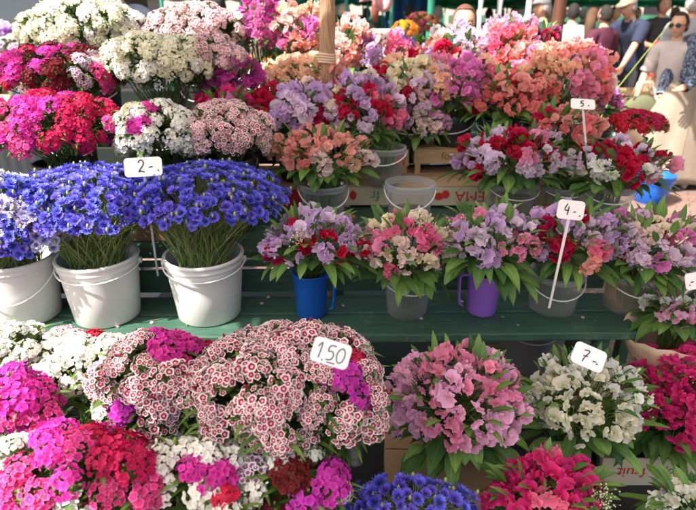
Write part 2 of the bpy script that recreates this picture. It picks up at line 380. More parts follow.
def cf_head(seed, size=.021):
    rg = random.Random(200+seed); mb = MB()
    n = 10
    for i in range(n):
        a = 2*PI*i/n+rg.uniform(-.15, .15); el = rad(rg.uniform(12, 45)); L_ = size*rg.uniform(.85, 1.15)
        d = V((math.cos(a)*math.cos(el), math.sin(a)*math.cos(el), math.sin(el))); sd = V((-math.sin(a), math.cos(a), 0)); up = sd.cross(d)*-1
        vs = [V((0, 0, 0))+d*L_*.15]; rdd = [.2]
        for k in range(5):
            w = (k-2)/2; vs.append(d*L_*.62+sd*L_*.24*w+up*L_*.1*(abs(w))); rdd.append(.55)
        for k in range(5):
            w = (k-2)/2; vs.append(d*L_*(1.08 if k % 2 == 0 else .84)+sd*L_*.44*w+up*L_*(.18*abs(w)+.05*rg.random())); rdd.append(1)
        fs = [(0, k+1, k+2) for k in range(4)]+[(k+1, k+6, k+7, k+2) for k in range(4)]
        mb.add(vs, fs, 0, rad=rdd, rnd=rg.random())
    for i in range(14):
        a = rg.random()*6.3; r = size*.3*rg.random()**.5; p = V((r*math.cos(a), r*math.sin(a), 0))
        mb.tube([p*.4, p+V((0, 0, size*.3)), p*1.5+V((0, 0, size*rg.uniform(.4, .6)))], [.0009, .0009, .0004], 3, 0, .1)
    for i in range(len(mb.v)-14*9, len(mb.v)): mb.rad[i] = .1
    mb.sphere((0, 0, -size*.22), (size*.24, size*.24, size*.4), 8, 6, 1)
    return mb.mesh('flower_head', [CF['blue'], M['calyx']])
CFH = [cf_head(i) for i in range(4)]

# ---------------------------------------------------------------- buckets
def bail(mb, r, z, drop, side=-1, wr=.0028, n=16, tilt=0):
    """wire handle hanging down over the front"""
    pts = []
    for i in range(n+1):
        a = PI*i/n; x = r*math.cos(a); y = side*(r+.004)*math.sin(a); pts.append((x, y, z-drop*math.sin(a)))
    mb.tube(pts, wr, 6)
def bucket(kind, base, r0, r1, h, label, rz=0, wl=.55, group=None, water='water', drop=.06):
    """thing: tapered bucket > body, rim, handle (> grip none), water"""
    spec = {'white': ('white_bucket', 'whiteplastic', 'whiteplastic'), 'clear': ('clear_bucket', 'clear', 'clearrim'),
            'black': ('black_bucket', 'blackplastic', 'blackplastic'), 'grey': ('grey_bucket', 'greyplastic', 'greyplastic'),
            'blue': ('blue_tub', 'blueplastic', 'blueplastic')}[kind]
    e = empty(spec[0], base, label, 'bucket', group, rz)
    th = .003; mb = MB()
    rr = lambda z: r0+(r1-r0)*z/h
    mb.lathe([(0, .001), (r0-.004, .001), (r0, .005), (rr(h*.5), h*.5), (rr(h*.82), h*.82), (r1, h), (r1-th, h), (rr(h*.5)-th, h*.5), (r0-th, .006), (0, .006)], 48)
    mb.build('body', M[spec[1]], e)
    mb = MB(); z0 = h*.86
    mb.lathe([(r1-.006, h+.001), (r1+.004, h+.002), (r1+.0055, h-.004), (r1+.003, h-.011), (rr(h*.93)+.0008, h*.93), (rr(h*.9)+.004, h*.9), (rr(h*.87)+.004, h*.87), (rr(z0)+.0008, z0)], 48)
    mb.build('rim', M[spec[2]], e)
    mb = MB(); bail(mb, r1+.006, h*.88, drop, -1, .0026 if kind != 'white' else .003)
    ho = mb.build('handle', M['whitestick'] if kind != 'blue' else M['blueplastic'], e)
    for s in (-1, 1):
        mb = MB(); mb.tube([(s*(r1-.001), 0, h*.88), (s*(r1+.011), 0, h*.88)], .011, 10); mb.build('handle_lug', M[spec[2]], e)
    if kind == 'clear':
        mb = MB(); hw = h*wl
        mb.lathe([(0, .008), (r0-.006, .008), (rr(hw)-.005, hw), (0, hw)], 40); mb.build('water', M[water], e)
    return e
def jug(kind, base, r0, r1, h, label, ha):
    m = M[kind+'plastic']; e = empty(kind+'_jug', base, label, 'jug')
    mb = MB()
    mb.lathe([(0, .001), (r0-.004, .001), (r0, .006), (r1, h-.004), (r1+.003, h), (r1-.003, h), (r0-.003, .007), (0, .007)], 40)
    # pouring lip opposite the handle
    vs = mb.v
    for i, (x, y, z) in enumerate(vs):
        if z > h*.85:
            a = math.atan2(y, x)-ha-PI; a = (a+PI) % (2*PI)-PI
            k = math.exp(-(a/.3)**2)*.018*(z/h-.85)/.15; vs[i] = (x+k*math.cos(ha+PI), y+k*math.sin(ha+PI), z+k*.3)
    mb.build('body', m, e)
    mb = MB(); d = V((math.cos(ha), math.sin(ha), 0)); s = V((-d.y, d.x, 0))
    path = [d*(r1-.002)+V((0, 0, h*.95)), d*(r1+.022)+V((0, 0, h*.96)), d*(r1+.03)+V((0, 0, h*.9)), d*(r1+.029)+V((0, 0, h*.5)), d*(r1+.024)+V((0, 0, h*.24)), d*(r1+.012)+V((0, 0, h*.21))]
    for i in range(len(path)-1):
        a, b = path[i], path[i+1]; t = (b-a).normalized(); nn = t.cross(s).normalized()*.003; w = s*.011
        q = [a-w-nn, a+w-nn, a+w+nn, a-w+nn, b-w-nn, b+w-nn, b+w+nn, b-w+nn]
        mb.add(q, [(0, 1, 2, 3), (4, 7, 6, 5), (0, 4, 5, 1), (1, 5, 6, 2), (2, 6, 7, 3), (3, 7, 4, 0)])
    bevel(mb.build('handle', m, e, True), .002)
    return e

# ---------------------------------------------------------------- bunches of flowers
KIND = {'sw': ('sweet_william_bunch', SWH, SW, .041, 'bunches of sweet william'), 'sp': ('sweet_pea_bouquet', SPH, SP, .052, 'sweet pea bouquets'),
        'cf': ('cornflower_bunch', CFH, CF, .0235, 'bunches of cornflowers')}
def bunch(kind, label, u, v, w, h, Y, pal, spots=(), neck=None, nmax=None, amax=None, hs=1., leaves=1., seed=None, scale=1., ry=None, dens=1., inb=0, outl=0., gyp=0, nr=.05, mixed=False):
    rg = random.Random(seed if seed is not None else int(u*31+v*7))
    name, meshes, mats, hr, grp = KIND[kind]; hr *= hs
    if kind == 'sp': hs *= .86; hr *= .86
    Cc = at(u, v, Y=Y); s = depth(Cc)/F; rx = w*s
    th = math.atan2(CAMH-Cc.z, math.hypot(Cc.x, Cc.y))
    Ha = h*s; ry = min((ry or .8)*rx, max(.78*Ha/max(.1, math.sin(th)), .4*rx))
    rz = math.sqrt(max(Ha*Ha-(ry*math.sin(th))**2, (.42*rx)**2))/math.cos(th)
    rz = min(rz, rx*1.5)
    if neck is None: neck = V((Cc.x, Cc.y+.02, Cc.z-rz-.10))
    neck = V(neck)
    e = empty(name, neck, label, 'flowers', grp)
    amax = amax or rad(112)
    area = 4*PI*((rx*ry)**1.6/3+(rx*rz)**1.6/3+(ry*rz)**1.6/3)**(1/1.6)*(1-math.cos(amax))/2
    n = int(area/(PI*hr*hr)*(1.75 if kind == 'sp' else 1.7)*dens)
    if nmax: n = min(n, nmax)
    pts = []
    for d in fib(n, amax, .35, rg):
        k = 1+(rg.uniform(-.22, .13) if kind == 'sp' else rg.uniform(-.12, .09))+.08*noise.noise(d*2.3+V((u, v, 0)))
        p = Cc+V((d.x*rx*k, d.y*ry*k, d.z*rz*k)); nd = (p-neck).normalized()
        nn = (V((d.x/rx, d.y/ry, d.z/rz)).normalized()*.75+nd*.45+V((0, 0, .15))).normalized()
        pts.append((p, nn))
    # clumps of colour
    names = [c for c, wt in pal]; wts = [wt for c, wt in pal]
    seeds = [(rg.choice(pts)[0], rg.choices(names, wts)[0]) for _ in range(max(6, int(n/(1.5 if mixed else 2.6))))]
    if kind == 'cf': seeds = [(rg.choice(pts)[0], rg.choices(names, wts)[0]) for _ in range(60)]
    order = sorted(range(n), key=lambda i: -(-pts[i][1].y*1.0+pts[i][1].z*.6))
    rest = []
    for rank, i in enumerate(order):
        p, nn = pts[i]
        c = min(seeds, key=lambda q: (q[0]-p).length+rg.uniform(0, .02))[1]
        pu, pv = proj(p)
        for (su, sv, sr, sc) in spots:
            if (pu-su)**2+(pv-sv)**2 < sr*sr: c = sc
        if pts[i][0] is None: continue
        me = rg.choice(meshes); sz = scale*hs*rg.uniform(.76, 1.2)
        q = nn.to_track_quat('Z', 'Y') @ Quaternion((0, 0, 1), rg.random()*6.3)
        if rank >= 99: rest.append((me, p, q, sz, c)); continue
        o = link('flower_head', me, e, p-neck); o.rotation_mode = 'QUATERNION'; o.rotation_quaternion = q; o.scale = (sz,)*3
        o.material_slots[0].link = 'OBJECT'; o.material_slots[0].material = mats[c]
    if rest:
        mb = MB(); ms = []
        for me, p, q, sz, c in rest:
            if c not in ms: ms.append(c)
            vs = [q @ (x.co*sz)+p-neck for x in me.vertices]
            rdv = [0.]*len(vs); me.attributes['rad'].data.foreach_get('value', rdv)
            b = len(mb.v); mb.v += [tuple(x) for x in vs]; mb.rad += rdv; mb.rnd += [rg.random()]*len(vs)
            for pl in me.polygons:
                mb.f.append(tuple(b+k for k in pl.vertices)); mb.m.append(0 if pl.material_index else ms.index(c)+1)
        o = mb.build('flower_head', [M['calyx']]+[mats[c] for c in ms], e); o['kind'] = 'stuff'
    # stems and foliage
    sm = MB(); lf = MB()
    tr = .0011 if kind == 'cf' else .0017
    Cl = Cc-neck
    for i, (p, nn) in enumerate(pts):
        a = rg.random()*6.3; r = nr*rg.random()**.5; b0 = V((r*math.cos(a), r*math.sin(a), 0)); b1 = b0*.8+V((0, 0, -max(.03, inb)))
        e1 = p-neck-nn*(.02 if kind != 'cf' else .006)
        mid = (b0+e1)*.5+V((0, 0, .015)); mid2 = e1-nn*.05*(.7 if kind == 'cf' else 1)
        if (mid2-b0).length < .06: mid2 = (mid+e1)/2
        sm.tube([b1, b0, mid, mid2, e1], tr*rg.uniform(.8, 1.2), 4 if kind == 'cf' else 5, 0, rg.random(), False)
        if kind == 'sw':
            for k in range(int(8*leaves)):
                f = rg.uniform(.25, .95); q = mid.lerp(e1, f); a2 = rg.random()*6.3
                dd = V((math.cos(a2), math.sin(a2), rg.uniform(.1, .9)))+nn*.4
                lf.leaf(q, dd, rg.uniform(.06, .11), rg.uniform(.01, .016), .9, rg.random(), 4)
        if kind == 'cf':
            for k in range(2):
                f = rg.uniform(.0, .8); q = b0.lerp(mid2, f); a2 = rg.random()*6.3
                dd = (e1-b0).normalized()+V((math.cos(a2), math.sin(a2), .2))*.45
                lf.leaf(q, dd, rg.uniform(.05, .09), .004, .4, rg.random(), 3)
            if rg.random() < .3:
                q = p-neck+V((rg.uniform(-.02, .02), rg.uniform(-.02, .02), 0))+nn*rg.uniform(.0, .018)
                sm.tube([mid2, q], .0008, 3, 0, .8, False); sm.sphere(q, (.0045, .0045, .008), 6, 5, 0, 1)
    if kind == 'sp':
        nb = int(48*leaves)
        for k in range(nb):      # skirt of broad leaves below the blossoms
            a = 2*PI*k/nb+rg.uniform(-.2, .2); f = rg.uniform(.35, 1.05)
            q = V((math.cos(a)*rx*f*.75, math.sin(a)*ry*f*.75, Cl.z-rz*rg.uniform(.35, .8)+0))
            q.x += Cl.x; q.y += Cl.y
            sm.tube([V((0, 0, 0)), (q*.5)+V((0, 0, -.01)), q], .0016, 4, 0, .4, False)
            dd = V((math.cos(a), math.sin(a), rg.uniform(-.25, .45)))
            lf.leaf(q, dd, rg.uniform(.055, .14)*(1+outl), rg.uniform(.024, .056), rg.uniform(.2, 1.7), rg.random()**1.2, 6, 0, None, rg.uniform(.1, .45), rg.uniform(.02, .13))
        for k in range(int(34*leaves)+8):
            a = rg.random()*6.3; z = rg.uniform(0, .9); d = V((math.cos(a)*math.sqrt(1-z*z), math.sin(a)*math.sqrt(1-z*z), z))
            q = Cl+V((d.x*rx, d.y*ry, d.z*rz))*(.9 if leaves > .8 else .76)
            lf.leaf(q, d+V((rg.uniform(-.5, .5), rg.uniform(-.5, .5), .5)), rg.uniform(.05, .085), rg.uniform(.018, .03), .7, rg.random(), 5)
    sm.build('stems', M['stemolive'] if kind == 'cf' else M['stem'], e)
    if lf.v: lf.build('foliage', M['stemolive'] if kind == 'cf' else M['leafsw'] if kind == 'sw' else M['leaf'], e)
    for g in range(gyp):
        gm = MB(); a = rg.random()*6.3; z = rg.uniform(.3, .9); d = V((math.cos(a)*math.sqrt(1-z*z), -abs(math.sin(a))*math.sqrt(1-z*z), z))
        c0 = Cl+V((d.x*rx, d.y*ry, d.z*rz))*1.02
        for k in range(60):
            o_ = V((rg.gauss(0, .016), rg.gauss(0, .016), rg.gauss(0, .014))); gm.sphere(c0+o_, rg.uniform(.0015, .003), 5, 4, 0)
            gm.tube([c0-d*.05, c0+o_], .0004, 3, 1, .7, False)
        gm.build('filler_spray', [SW['cream'], M['calyx']], e)
    return e, Cc, (rx, ry, rz)

# ================================================================= THE STAND
def boxpart(name, c, size, m, parent, bw=.003, rz=0):
    mb = MB(); mb.box(c, size, 0, rz); o = mb.build(name, m, parent, False); bevel(o, bw); return o
YAW = rad(1.2)
def bench(label, x0, x1, z, ys, th, legs, front=None, loc=(0, 0, 0), riser=None):
    e = empty('green_bench', loc, label, 'bench', 'stepped green display benches', YAW)
    for (y0, y1) in ys: boxpart('seat_plank', ((x0+x1)/2, (y0+y1)/2, z-th/2), (x1-x0, y1-y0, th), M['bench'], e, .005)
    if riser:
        for (yy, z0, z1) in riser: boxpart('riser_board', ((x0+x1)/2, yy, (z0+z1)/2), (x1-x0, .018, z1-z0), M['bench'] if z < .6 else M['shadeboard'], e, .004)  # rear benches: added risers, coloured dark to stand in for shade
    ya, yb = ys[0][0]+.03, ys[-1][1]-.03
    for lx in legs:
        for yy in (ya+.02, yb-.02): boxpart('leg', (lx, yy, (z-th)/2), (.045, .045, z-th-.002), M['bench'], e, .004)
        boxpart('cross_rail', (lx, (ya+yb)/2, z-th-.03), (.04, yb-ya-.08, .05), M['bench'], e, .004)
    return e
bench('lowest green painted bench holding white buckets and jugs along its front', -1.5, 1.03, .53, [(1.572, 1.715), (1.727, 1.865)], .032, (-1.3, -.1, .92),
      riser=[(1.882, .542, .632), (1.882, .648, .672)])
bench('middle green bench behind the jugs carrying crates and clear buckets', -1.5, 1.33, .70, [(1.895, 2.03), (2.04, 2.25), (2.26, 2.48), (2.49, 2.80)], .026, (-1.2, 0, 1.2), riser=[(2.812, .71, .8), (2.812, .81, .9)])
bench('highest green bench at the back under the tall sweet peas', -1.6, 1.33, .935, [(2.90, 3.08), (3.09, 3.32)], .026, (-1.3, 0, 1.2), riser=[(3.335, .70, .90), (3.335, .92, 1.12)])

def flat_text(body, size, m, parent, loc, rot, name='lettering', sx=1.):
    cu = bpy.data.curves.new('t', 'FONT'); cu.body = body; cu.size = size; cu.align_x = 'CENTER'; cu.align_y = 'CENTER'; cu.extrude = .0003; cu.offset = 0
    o = bpy.data.objects.new('t', cu); C.objects.link(o); bpy.context.view_layer.update()
    me = bpy.data.meshes.new_from_object(o.evaluated_get(bpy.context.evaluated_depsgraph_get())); bpy.data.objects.remove(o)
    me.materials.clear(); me.materials.append(m)
    w = link(name, me, parent, loc); w.rotation_euler = rot; w.scale = (sx, 1, 1); return w
def blob(mb, c, pts, y, mi=0):
    """flat printed shape on a panel facing -Y (x, z outline)"""
    vs = [V((c[0]+x, y, c[1]+z)) for x, z in pts]; vs = vs+[q+V((0, .0006, 0)) for q in vs]; n = len(pts)
    mb.add(vs, [tuple(range(n)), tuple(range(n, 2*n))[::-1]]+[(i, i+n, (i+1) % n+n, (i+1) % n) for i in range(n)], mi)
def ell(rx, rz, n=18, a0=0, wob=.0): return [(rx*math.cos(2*PI*i/n+a0)*(1+wob*math.sin(3*i)), rz*math.sin(2*PI*i/n+a0)) for i in range(n)]
def crate(name, label, x0, x1, y0, y1, z, h, mat, panel=None, gap=0., group='fruit crates turned over as steps', top=True, rz=0, wall=.006):
    """thin panel crate; upside down when top=True (bottom boards on top), open box when top=False"""
    cx, cy = (x0+x1)/2, (y0+y1)/2; w, d = x1-x0, y1-y0
    e = empty(name, (cx, cy, z), label, 'crate', group, rz)
    pm = panel or mat; zb = gap*h
    for s, nm in ((-1, 'front_panel'), (1, 'back_panel')): boxpart(nm, (0, s*(d/2-wall/2), (zb+h)/2), (w, wall, h-zb-.002), pm, e, .001)
    for s in (-1, 1): boxpart('side_panel', (s*(w/2-wall/2), 0, (zb+h)/2), (wall, d-2*wall-.001, h-zb-.004), pm, e, .001)
    for a in (-1, 1):
        for b in (-1, 1): boxpart('corner_post', (a*(w/2-wall-.014), b*(d/2-wall-.012), h/2-.003), (.026, .022, h-.008), M['crate'], e, .001)
    zz = h+.003 if top else .006
    k = 5
    for i in range(k if top else 1):
        dd = d/k if top else d
        boxpart('base_slat' if top else 'base', (0, -d/2+dd*(i+.5), zz), (w-(0 if top else .015), dd-(.006 if top else .015), .005), mat, e, .001)
    return e, w, d, h
# front row of crates on the middle bench
X = lambda u, v, Y: at(u, v, Y=Y).x
c1, w_, d_, h_ = crate('fruit_crate', 'kraft and red printed crate left of the first clear bucket, with upside down green script', X(232, 200, 2.42), X(303, 200, 2.42), 2.40, 2.76, .702, .10, M['crate'], M['printpaper'])
flat_text('frey', .05, M['inkgreen'], c1, (.03, -d_/2-.0012, .055), (rad(90), 0, 0))
mb = MB(); blob(mb, (w_/2-.05, .045), [(-.05, -.042), (.045, -.042), (.045, .047), (.01, .047), (-.01, .02), (-.03, -.015)], -d_/2-.0014); mb.build('printed_shape', M['inkred'], c1, False)
c2, w_, d_, h_ = crate('fruit_crate', 'cream printed crate between the first clear bucket and the empty bucket', X(343, 200, 2.42), X(389, 200, 2.42), 2.405, 2.74, .702, .10, M['crate'], M['printpaper'], .12)
flat_text('fr', .07, M['inkgreen'], c2, (.04, -d_/2-.0012, .058), (rad(90), PI, 0))
mb = MB(); blob(mb, (-.06, .06), ell(.016, .022), -d_/2-.0014); mb.build('printed_shape', M['inkred'], c2, False)
c3, w_, d_, h_ = crate('fruit_crate', 'printed crate with red fruit picture and upside down capitals right of the empty bucket', X(391, 200, 2.42), X(490, 200, 2.42), 2.40, 2.76, .702, .10, M['crate'], M['printpaper'], .12)
flat_text('EMA', .072, M['inkred'], c3, (.13, -d_/2-.0012, .058), (rad(90), PI, 0))
mb = MB(); blob(mb, (-.012, .056), ell(.023, .018, 18, 0, .08), -d_/2-.0014); blob(mb, (.018, .066), ell(.018, .02, 18, 0, .1), -d_/2-.0022); mb.build('printed_shape', M['inkred'], c3, False)
c4, w_, d_, h_ = crate('fruit_crate', 'cream crate with small red print behind the two buckets under the lilac and red bouquet', X(493, 200, 2.42), X(585, 200, 2.42), 2.41, 2.75, .702, .10, M['crate'], M['printpaper'], .12)
flat_text('L', .06, M['inkred'], c4, (.06, -d_/2-.0012, .055), (rad(90), PI, 0))
c5, w_, d_, h_ = crate('fruit_crate', 'pale wooden crate with dark handwriting-style print standing on top of the front crates', X(414, 160, 2.6), X(466, 160, 2.6), 2.60, 2.87, .808, .125, M['crate'], M['crate'], .42)
flat_text('for', .05, M['inkbrown'], c5, (.035, -d_/2-.0012, .09), (rad(90), 0, rad(0)))
c6, w_, d_, h_ = crate('fruit_crate', 'small crate with a bright red panel beside the blue rimmed clear bucket', X(372, 160, 2.6), X(409, 160, 2.6), 2.61, 2.86, .808, .125, M['crate'], M['crate'], .3)
mb = MB(); blob(mb, (.035, .078), [(-.045, -.034), (.035, -.034), (.035, .034), (-.045, .034)], -d_/2-.0014); mb.build('printed_shape', M['inkred'], c6, False)
crate('fruit_crate', 'dark wooden crate under the white and magenta sweet william, behind the cornflowers', X(106, 155, 2.0), X(168, 155, 2.0), 1.99, 2.2, .702, .2, M['cratedark'])
# crates on the ground
p0 = at(597, 486, Z=0); p1 = at(702, 484, Z=0)
cg, w_, d_, h_ = crate('fruit_crate', 'open cardboard fruit crate on the ground with upside down red and green lettering', p0.x+.0, p1.x+.06, p0.y, p0.y+.34, .0, .125, M['cardboard'], M['printpaper'], 0, 'crates on the ground', False)
flat_text('lope', .05, M['inkgreen'], cg, (-w_/2+.225, -d_/2-.0012, .066), (rad(90), PI, 0), 'lettering', .95)
flat_text('fruit', .062, M['inkred'], cg, (-w_/2+.105, -d_/2-.0012, .066), (rad(90), PI, 0), 'lettering', .95)
mb = MB(); blob(mb, (-w_/2+.375, .06), [(-.11, -.055), (.12, -.055), (.12, .03), (.1, .055), (.02, .055), (-.03, .035), (-.05, -.02), (-.08, -.04)], -d_/2-.0014); mb.build('printed_shape', M['inkred'], cg, False)
pb = at(383, 452, Z=.2)
cb, w_, d_, h_ = crate('cardboard_box', 'brown cardboard box under the light pink sweet peas', pb.x+.01, pb.x+.36, 1.22, 1.56, 0, .2, M['cardboard'], M['cardboard'], 0, 'crates on the ground', False, rad(-3))
boxpart('lid', (0, -.084, .202), (w_+.004, .164, .004), M['cardboard'], cb, .001); boxpart('lid', (0, .084, .202), (w_+.004, .164, .004), M['cardboard'], cb, .001)

# ---------------------------------------------------------------- visible buckets and jugs
def stand(u, vf, z, r):
    p = at(u, vf, Z=z); y = p.y+r; return V((p.x/p.y*y*1.0, y, z+.001))
wb = []
for u, vf, lab, dr in ((33, 330, 'white plastic bucket at the left end of the bench, its handle hanging in front', .10), (112, 330, 'white plastic bucket of blue cornflowers, middle one of the three on the bench', -.005), (212, 328, 'white plastic bucket beside the blue jug, under upright olive cornflower stems', -.008)):
    b = stand(u, vf, .53, .108); wb.append(b); bucket('white', b, .110, .132, .232, lab, rad(8), group='white plastic buckets on the lowest bench', drop=dr if dr > 0 else .02)
jb = stand(312, 321, .53, .055); jug('blue', jb, .054, .060, .165, 'blue plastic measuring jug holding a red and lilac bouquet on the bench', rad(-20))
jp = stand(480, 319, .53, .055); jug('purple', jp, .052, .061, .16, 'purple plastic measuring jug with its handle to the left on the bench', rad(188))
GB = 'clear flower buckets'
bb = stand(406, 322, .53, .07); bucket('clear', bb, .070, .083, .15, 'small clear bucket with murky water between the blue and purple jugs', rad(20), .5, GB, 'water', .02)
bd = stand(549, 319, .53, .08); bucket('clear', bd, .080, .094, .15, 'clear bucket with ribbed rim behind the price card stick, right of the purple jug', rad(-5), .45, GB, 'water', .05)
be = stand(624, 318, .53, .08); bucket('clear', be, .082, .096, .145, 'clear bucket with brownish water at the right end of the lowest bench', rad(5), .75, GB, 'watertan', .04)
b2 = stand(408, 231, .70, .08); bucket('clear', b2, .080, .100, .182, 'empty clear bucket half full of water in front of the printed crates', rad(-4), .36, GB, 'water', .062)
bo = stand(324, 232, .70, .08); bucket('clear', bo, .080, .098, .185, 'clear bucket holding the salmon bouquet on the middle bench', rad(12), .5, GB, 'water', .06)
bw = stand(508, 226, .70, .08); bucket('clear', bw, .080, .102, .17, 'clear bucket under the lilac and red bouquet with broad leaves, middle bench', rad(5), .6, GB, 'watertan', .03)
bw2 = stand(557, 224, .70, .06); bucket('clear', bw2, .060, .072, .15, 'narrow clear bucket with pale brown water between two wider ones', rad(5), .8, GB, 'watertan', .01)
bY = stand(602, 228, .70, .08); bucket('clear', bY, .078, .100, .17, 'clear bucket at the right end of the middle bench beneath red and white flowers', rad(-20), .5, GB, 'water', .04)
bP = stand(383, 190, .81, .075); bucket('clear', bP, .075, .095, .175, 'clear bucket on top of the crates below red and lilac sweet peas', rad(-15), .5, GB, 'water', .04)
bt = at(650, 205, Z=0); bucket('blue', bt+V((.05, .12, 0)), .13, .17, .25, 'bright blue plastic tub standing on the paving at the right', 0, drop=.02)
bk = stand(521, 376, .12, .09)

def hb(kind, label, u, v, w, h, Y, pal, support, hbk=.24, desc=None, **k):
    Cc = at(u, v, Y=Y); r = k.pop('r', .1); col = k.pop('col', 'black'); dx = k.pop('dx', 0); dy = k.pop('dy', .02)
    top = V((Cc.x+dx, Cc.y+dy, support+hbk-.015))
    o = bunch(kind, label, u, v, w, h, Y, pal, neck=top, **k)
    bucket(col, (top.x, top.y, support+.001), r*.82, r, hbk, f'{col} plastic bucket beneath '+desc, R.uniform(-.5, .5), group=f'{col} buckets under the flowers', drop=.05)
    return o
P = lambda s: [(q.split(':')[0], float(q.split(':')[1])) for q in s.split()]
# -- cornflowers on the lowest bench
nk = lambda b, h: b+V((0, 0, h-.02))
bunch('cf', 'white and violet cornflowers in the white bucket at the left edge', 12, 224, 52, 46, 1.64, P('pale:2.4 blue:3'), neck=nk(wb[0], .232), hs=.88, amax=rad(115), inb=.12, nr=.085, dens=1.6)
bunch('cf', 'blue cornflowers spilling left from the middle white bucket', 90, 206, 80, 38, 1.74, P('blue:1'), neck=nk(wb[1], .232), hs=.88, amax=rad(98), inb=.12, dens=1.5, nr=.09)
bunch('cf', 'blue cornflowers on tall straight stems in the white bucket beside the blue jug', 204, 201, 76, 33, 1.76, P('blue:1'), neck=nk(wb[2], .232), hs=.88, amax=rad(98), inb=.12, dens=1.5, nr=.09)
# -- bouquets on the lowest bench
bunch('sp', 'red and lilac bouquet in the blue jug', 316, 240, 46, 27, 1.66, P('red:3 lilac:3 palelilac:3 crimson:1 orchid:.6'), neck=nk(jb, .165), mixed=True, dens=.82, inb=.1, nr=.035, hs=.86, gyp=1)
bunch('sp', 'pink and cream bouquet in the small clear bucket', 403, 248, 43, 33, 1.66, P('pink:3 cream:2 blush:3 rose:1.4 pinkpale:1'), neck=nk(bb, .15), mixed=True, dens=.82, inb=.1, nr=.05, hs=.82, gyp=1, spots=((372, 270, 14, 'rose'), (400, 278, 12, 'rose')))
bunch('sp', 'lilac, cream and pink bouquet with long drooping leaves in the purple jug', 488, 240, 44, 30, 1.66, P('palelilac:3 lilac:3 pink:2 ivory:1.5 blush:1 violet:.6'), neck=nk(jp, .16), mixed=True, dens=.82, inb=.1, nr=.035, hs=.85, gyp=1, leaves=1.3, outl=.35)
bunch('sp', 'crimson, lilac and salmon bouquet behind the number four price card', 572, 240, 46, 32, 1.68, P('red:2 crimson:2 lilac:3 salmon:2 rose:1'), neck=nk(bd, .15), mixed=True, dens=.82, inb=.1, nr=.06, hs=.88, spots=((548, 232, 18, 'crimson'), (578, 262, 14, 'salmon'), (590, 230, 12, 'palelilac')), leaves=1.1)
bunch('sp', 'pink, cream and orchid bouquet in the bucket with brownish water', 650, 246, 48, 32, 1.68, P('pink:3 rose:1 orchid:2 cream:1 palelilac:3 crimson:1.5 blush:1'), neck=nk(be, .145), mixed=True, dens=.82, inb=.1, nr=.06, hs=.88, leaves=1.1)
# -- middle bench
bunch('sp', 'salmon bouquet with dark leaves in a clear bucket on the middle bench', 320, 155, 46, 25, 2.22, P('salmon:5 peach:3 blush:1 coral:.6'), neck=nk(bo, .185), mixed=True, dens=.82, inb=.1, nr=.06, hs=.95, leaves=1.2)
bunch('sp', 'lilac and red bouquet over a skirt of broad leaves, middle bench', 511, 157, 48, 25, 2.24, P('lilac:3 palelilac:3 red:1.6 orchid:1 pink:1'), neck=nk(bw, .17), mixed=True, dens=.82, inb=.1, nr=.06, leaves=1.5, outl=.2, hs=.98, spots=((520, 142, 14, 'red'),))
bunch('sp', 'coral bouquet with white sprigs behind the number five price card', 563, 128, 32, 20, 2.4, P('coral:3 salmon:2 palelilac:1 red:1'), neck=nk(bw2, .15), mixed=True, dens=.82, inb=.08, nr=.045, leaves=1.2, gyp=2)
bunch('sp', 'red, white and lilac bouquet at the right end of the middle bench', 614, 166, 48, 20, 2.24, P('red:2 white:2.4 palelilac:3 crimson:.6 ivory:1 pink:1'), neck=nk(bY, .17), mixed=True, dens=.82, inb=.1, nr=.06, leaves=1.2, spots=((604, 178, 12, 'white'),))
bunch('sp', 'red, lilac and cream sweet peas above the clear bucket on the crates', 360, 112, 42, 34, 2.5, P('red:2 lilac:3 cream:2 palelilac:2 rose:1.5 peach:1'), mixed=True, neck=nk(bP, .175), inb=.1, nr=.06, leaves=.6)
hb('sp', 'blush sweet peas hanging low between two darker bunches', 424, 122, 27, 15, 2.6, P('blush:4 pinkpale:3 salmon:.6'), .94, .11, 'the blush sweet peas', leaves=.6, r=.06, dy=.13, hs=.85)
hb('sp', 'hot pink and violet sweet peas beside the ringed sweet william', 228, 108, 26, 14, 2.4, P('hot:2 orchid:2 crimson:1'), .70, .26, 'the hot pink sweet peas at the left')
hb('sp', 'lilac sweet peas with crimson clusters below the wooden pole', 296, 112, 46, 26, 2.5, P('lilac:4 palelilac:4 crimson:1.6 blush:.6'), .81, .18, 'the lilac sweet peas', leaves=.5, spots=((322, 128, 15, 'crimson'), (262, 100, 16, 'red'), (345, 118, 14, 'palelilac')))
hb('sp', 'magenta sweet peas low behind the picotee sweet william', 234, 80, 26, 22, 2.6, P('magenta:3 orchid:2'), .81, .2, 'the low magenta sweet peas', leaves=.5)
hb('sp', 'orchid pink and peach sweet peas in the middle of the display', 456, 88, 44, 28, 2.66, P('orchid:2 pink:2 peach:3 rose:2 salmon:1 palelilac:1'), .935, .14, 'the orchid pink sweet peas', leaves=.5, spots=((470, 84, 20, 'orchid'), (430, 82, 16, 'peach')))
hb('sp', 'cream and red sweet peas right of the clear bucket on the crates', 405, 92, 36, 32, 2.64, P('cream:4 peach:2 red:2 palelilac:1'), .935, .14, 'the cream and red sweet peas', leaves=.4, spots=((374, 78, 13, 'red'), (404, 92, 11, 'red'), (396, 78, 16, 'cream')))
hb('sp', 'coral sweet peas above the lilac and red bouquet', 503, 98, 34, 24, 2.6, P('coral:4 red:1 salmon:3'), .935, .14, 'the coral sweet peas at the right', leaves=1.)
hb('sp', 'large bunch of salmon and pink sweet peas by the red brown pole', 563, 84, 46, 38, 2.75, P('salmon:4 peach:3 pink:4 coral:2 blush:1'), .935, .16, 'the large salmon bunch', leaves=.3, spots=((548, 62, 14, 'peach'), (585, 90, 20, 'pink'), (578, 108, 14, 'peach')))
